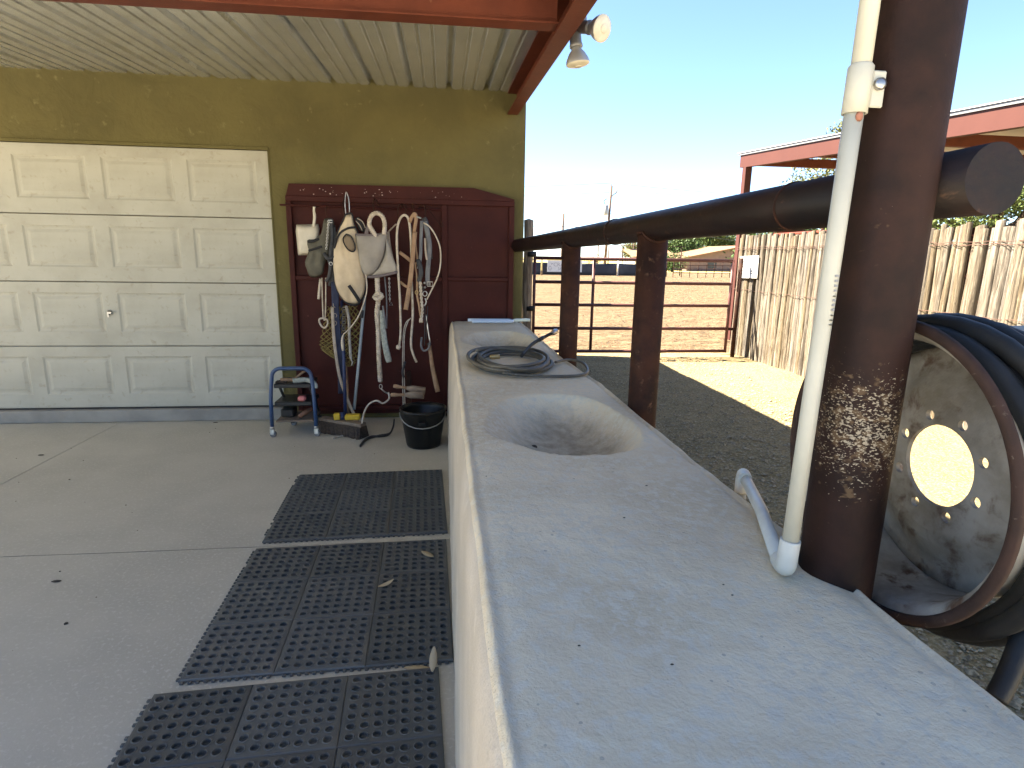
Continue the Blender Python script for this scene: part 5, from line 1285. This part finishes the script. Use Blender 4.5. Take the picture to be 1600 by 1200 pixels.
text('SAL', .30, (9.22,AY-.138,.44), (PI/2,0,0), M['printgrey'], bn)
m = MB(); m.tube([(8.34+.11*math.cos(t),AY-.138,.55+.16*math.sin(t)) for t in [k*PI/6 for k in range(12)]], .02, 5, closed=True); m.tube([(8.42,AY-.138,.86),(8.55,AY-.138,.93)], .03, 5); m.build('emblem', M['printgrey'], bn)
cp = thing('corral_panels', 'row of thin brown pipe corral panels beyond the arena right side', 'corral fence', (20, 45.5, 0))
for z in (1.24,.95,.66,.36): MB().tube([(17.9,45.2,z),(24.8,46.9,z)], .024, 6).build('rail', M['rust'], cp)
for k in range(10): MB().tube([(17.9+k*.76,45.2+k*.188,0),(17.9+k*.76,45.2+k*.188,1.28)], .026, 6).build('upright', M['rust'], cp)
ga = thing('roping_chute', 'grey and white roping chute at the right end of the far arena', 'chute', (23.3, 45.2, 0))
for k in range(5): MB().box(22.6+k*.28,22.68+k*.28,45.0,45.06,0,1.2).build('upright', M['rust'] if k % 2 else M['roofwhite'], ga)
for z in (.5,.8,1.15): MB().box(22.55,23.9,44.94,44.99,z,z+.12).build('plank', M['roofgrey'] if z < 1 else M['rust'], ga)
mt_ = thing('tall_mast', 'tall thin brown pipe mast rising beside the red shed post', 'mast', (23.2,44,0))
MB().tube([(22.35,43.5,0),(22.45,43.5,4.6)], .05, 8).build('mast_pipe', M['rust'], mt_)
hg = thing('pipe_archway', 'thin brown pipe archway in front of the far trees', 'archway', (18.8,50,0))
MB().tube([(15.0,50,2.45),(20.7,50,2.45)], .035, 6).build('crossbar', M['rust'], hg)
MB().tube([(20.4,50,0),(20.4,50,2.45)], .045, 6).build('upright', M['rust'], hg); MB().tube([(15.2,50,0),(15.2,50,2.45)], .045, 6).build('upright', M['rust'], hg)

house = thing('tan_roofed_house', 'low mauve house with a tan roof under the far trees', 'house', (38, 74, 0))
hx0, hx1, hxr, HY_ = 29.6, 44.5, 37.6, 72
m = MB(); m.prism([(hx0+.6,0),(hx1-.6,0),(hx1-.6,1.6),(hxr,3.0),(hx0+.6,1.6)], HY_, HY_+12); m.build('wall', M['housewall'], house)
def roofslab(xa, za, xb, zb, y0, y1):
    th = .16; vs = [(xa,y0,za),(xb,y0,zb),(xb,y1,zb),(xa,y1,za),(xa,y0,za+th),(xb,y0,zb+th),(xb,y1,zb+th),(xa,y1,za+th)]
    MB().add(vs, [(0,3,2,1),(4,5,6,7),(0,1,5,4),(1,2,6,5),(2,3,7,6),(3,0,4,7)]).build('roof', M['tanroof'], house)
roofslab(hx0-.4,1.38,hxr,3.05,HY_-.6,HY_+12.5); roofslab(hxr,3.05,hx1+.4,1.38,HY_-.6,HY_+12.5)
MB().box(24.5,hx0+.59,HY_+3,HY_+11,0,1.5).build('side_wall', M['housecream'], house)
vs = [(23.9,HY_+2,1.5),(hx0+.5,HY_+2,1.5),(hx0+.5,HY_+7,2.5),(23.9,HY_+7,2.5),(23.9,HY_+2,1.62),(hx0+.5,HY_+2,1.62),(hx0+.5,HY_+7,2.62),(23.9,HY_+7,2.62)]
MB().add(vs, [(0,3,2,1),(4,5,6,7),(0,1,5,4),(1,2,6,5),(2,3,7,6),(3,0,4,7)]).build('roof', M['tanroof'], house)
for x in (26.4, 33.5, 40.2): 
    f_ = MB().box(x-.55,x+.55,HY_+(2.94 if x < 30 else -.05),HY_+(2.995 if x < 30 else -.005),.35,1.2).build('window', M['glassdark'], house)

# ------------------------------------------------------------------ utility poles and wires
up = thing('utility_pole', 'tall wooden utility pole with a grey transformer and wires', 'utility pole', (22.2, 80, 0))
MB().tube([(21.85,80,-.2),(22.1,80,5),(22.32,80,10.75)], [.20,.18,.14], 10).build('pole', M['woodpole'], up)
MB().tube([(22.15,79.85,9.3),(23.05,79.85,9.95)], .06, 6).build('insulator_arm', M['woodpole'], up)
MB().tube([(23.0,79.85,9.9),(23.05,79.85,10.35)], .09, 6).build('insulator', M['steelgrey'], up)
MB().tube([(22.3,80,10.7),(22.2,80,11.15)], .06, 6).build('top_pin', M['steelgrey'], up)
MB().lathe([(0,0),(0,.30),(.1,.32),(1.15,.32),(1.3,.2),(1.3,0)], (21.62,79.8,7.0), (0,0,1), 14).build('transformer', M['steelgrey'], up)
MB().tube(spline([(21.62,79.8,8.3),(21.3,79.8,8.7),(21.7,79.85,9.1)], 4), .05, 6).build('bushing', M['cable'], up)
tp = thing('thin_pole', 'thin grey pole standing alone far beyond the arena banner', 'pole', (14.2,70,0)); MB().tube([(13.9,70,0),(13.95,70,6.4)], .13, 8).build('shaft', M['woodpole'], tp)
for x, y, h, lab in ((20.9,80,3.8,'short brown pole left of the utility pole base'),(22.9,82,4.0,'slim brown pole right of the utility pole base'),(27.1,84,4.6,'brown pole among the far trees right of the utility pole')):
    t_ = thing('short_pole', lab, 'pole', (x,y,0), 'short poles near the utility pole'); MB().tube([(x,y,0),(x,y,h)], .085, 8).build('shaft', M['woodpole'], t_)
wires = thing('power_lines', 'thin power lines strung across the sky at the utility pole', 'power lines', (22, 80, 9))
def wire(a, b, sag, r=.018):
    a = Vector(a); b = Vector(b); MB().tube([a.lerp(b,t/16)+Vector((0,0,-sag*4*(t/16)*(1-t/16))) for t in range(17)], r, 4).build('wire', M['cable'], wires)
wire((22.2,80,11.1),(-60,92,11.6),1.4); wire((22.2,80,11.1),(110,66,11.6),2.2)
wire((22.1,79.85,9.9),(-60,92,10.6),1.4); wire((23.05,79.85,10.3),(110,66,10.5),2.0)
wire((22.1,80,9.4),(-60,92,10.1),1.5); wire((22.1,80,9.4),(110,66,9.6),2.0)
wire((21.7,79.8,7.0),(-60,92,7.6),1.2,.014); wire((21.7,79.8,6.9),(16.0,70,3.0),.3,.014); wire((22.3,79.8,7.2),(40,74,3.6),.5,.014)
wire((30,60,4.55),(-50,60,4.5),.2,.03); wire((30,72,5.8),(-60,90,6.2),.3,.014); wire((13.95,70,6.0),(24,72,3.2),.2,.012)

# ------------------------------------------------------------------ trees
def tree(name, label, base, height, lobes, leafm, nleaf, lsize, seed, trunk_r=.16, droop=.0, group=None, limbs=9):
    r = random.Random(seed); rg = np.random.default_rng(seed); b = Vector(base)
    t = thing(name, label, 'tree', base, group)
    m = MB(); top = b + Vector((r.uniform(-.3,.3), r.uniform(-.3,.3), height*.45))
    m.tube(spline([b+Vector((0,0,-.2)), b.lerp(top,.5)+Vector((r.uniform(-.2,.2),r.uniform(-.2,.2),0)), top], 4), [trunk_r*(1.15-.6*k/8) for k in range(9)], 9)
    for k in range(limbs):
        c, rad = lobes[k % len(lobes)]; c = b+Vector(c); a = b.lerp(top, r.uniform(.55,1.0)); e = c+Vector((r.uniform(-.6,.6)*rad[0], r.uniform(-.6,.6)*rad[1], r.uniform(-.2,.7)*rad[2]))
        mid = a.lerp(e,.5)+Vector((r.uniform(-.2,.2),r.uniform(-.2,.2),r.uniform(.0,.3)))
        m.tube(spline([a, mid, e], 4), [trunk_r*.45*(1-.1*q) for q in range(9)], 6)
        for s_ in range(3):
            e2 = e+Vector((r.uniform(-.5,.5)*rad[0], r.uniform(-.5,.5)*rad[1], r.uniform(-.2,.6)*rad[2])); m.tube([mid.lerp(e,r.uniform(.3,.9)), e2], [trunk_r*.16, trunk_r*.05], 4)
    m.build('trunk', M['bark'], t)
    per = nleaf//len(lobes); V = []
    for c, rad in lobes:
        c = np.array(b)+np.array(c); rad = np.array(rad)
        # leaf sprays: small twig clusters thrown over the lobe, denser towards its skin, with bare gaps
        nc = max(8, per//26); d = rg.normal(size=(nc,3)); d /= np.linalg.norm(d,axis=1)[:,None]
        q = rg.uniform(.35,1.08,nc)**.6; q *= 1+.22*np.sin(d[:,0]*5+seed)*np.sin(d[:,1]*4+d[:,2]*6)
        cc = c+d*q[:,None]*rad; cc[:,2] -= droop*np.hypot(d[:,0],d[:,1])*rad[2]
        idx = rg.integers(0,nc,per); sp = lsize*2.6
        P = cc[idx]+rg.normal(size=(per,3))*np.array([sp,sp,sp*.7])
        u = rg.normal(size=(per,3)); u[:,2] -= droop*1.2; u /= np.linalg.norm(u,axis=1)[:,None]
        w = np.cross(u, rg.normal(size=(per,3))); w /= np.linalg.norm(w,axis=1)[:,None]
        L = lsize*rg.uniform(.6,1.4,per)[:,None]; Wd = L*.42
        V.append(np.stack([P-u*L, P+w*Wd, P+u*L, P-w*Wd], 1).reshape(-1,3))
    V = np.concatenate(V); nf = len(V)//4
    me = bpy.data.meshes.new('crown'); me.vertices.add(len(V)); me.vertices.foreach_set('co', (V).ravel().astype(np.float32))
    me.loops.add(nf*4); me.loops.foreach_set('vertex_index', np.arange(nf*4, dtype=np.int32)); me.polygons.add(nf)
    me.polygons.foreach_set('loop_start', np.arange(0,nf*4,4,dtype=np.int32)); me.polygons.foreach_set('loop_total', np.full(nf,4,dtype=np.int32))
    me.update(calc_edges=True); me.validate(); me.materials.append(M[leafm]); o = link('crown', me, t); stuff(o)
    return t
G_ = 'trees beyond the arena'
tree('shade_tree', 'yellow green loose tree beside the far utility pole', (28.6,86,0), 5.5, [((0,0,3.6),(2.8,2,2.0)),((1.4,0,2.4),(2.0,1.6,1.5)),((-1.0,0,2.1),(1.5,1.2,1.1))], 'leaf3', 7000, .13, 1, group=G_)
tree('shade_tree', 'dense mid green tree behind the left end of the far house', (33.2,84,0), 6, [((0,0,3.6),(3.0,2.4,2.0)),((2.0,0,2.6),(2.2,2,1.6)),((-2.2,0,2.2),(2.0,1.6,1.4))], 'leaf2', 12000, .16, 2, group=G_)
tree('shade_tree', 'broad bright green tree over the roof of the far house', (39.8,90,0), 7.5, [((0,0,4.3),(4.2,3,2.4)),((3.4,0,3.4),(3.0,2.4,2.0)),((-3.2,0,3.6),(2.8,2.4,1.9)),((.5,-1,5.4),(2.6,2,1.6))], 'leaf1', 17000, .17, 3, group=G_)
tree('shade_tree', 'dark green tree at the right edge of the far trees behind the shed post', (46.6,90,0), 7.2, [((0,0,4.2),(3.6,3,2.4)),((2.6,0,3.2),(2.6,2.4,1.8)),((-2.2,0,3.0),(2.2,2,1.6))], 'leaf2', 12000, .17, 4, group=G_)
tree('shrub_tree', 'small grey green bush in front of the far house', (26.0,66,0), 2.6, [((0,0,1.2),(1.5,1.2,1.0)),((-1.0,0,.8),(1.0,.9,.7))], 'leaf2', 3000, .10, 5, group=G_)
tree('shrub_tree', 'pale dry bush at the foot of the utility pole', (21.6,84,0), 1.9, [((0,0,.9),(1.7,1,.9))], 'leaf3', 600, .08, 6, group=G_)
tree('mesquite_tree', 'tall airy mesquite tree whose top shows above the red shed', (18.6,27,0), 8.6, [((0,0,7.0),(.55,.6,.9)),((-.9,0,5.2),(1.5,1.3,1.0)),((.9,0,4.9),(1.6,1.4,1.2)),((-2.0,0,4.2),(1.2,1.1,.8))], 'leaf3', 11000, .075, 7)
tree('mesquite_tree', 'drooping feathery mesquite tree close behind the pole fence at right', (13.4,13.2,0), 4.6, [((-1.6,0,2.7),(1.2,1.0,.66)),((.5,.3,3.25),(1.1,1.0,.62)),((-2.9,.5,2.5),(1.1,1.0,.6)),((1.8,-.5,3.2),(1.1,1.1,.7)),((-.6,-.4,3.2),(1.1,.9,.5)),((1.0,-.8,3.9),(1.4,1,.6))], 'leaf1', 26000, .046, 8, droop=.35, limbs=14)
tree('mesquite_tree', 'olive mesquite tree far back between the shed posts', (15.2,22,0), 4.6, [((0,0,2.6),(2.6,2,1.3)),((2.6,0,2.4),(1.8,1.6,1.1)),((-2.2,0,2.2),(1.6,1.4,.9))], 'leaf2', 9000, .08, 9, droop=.2)
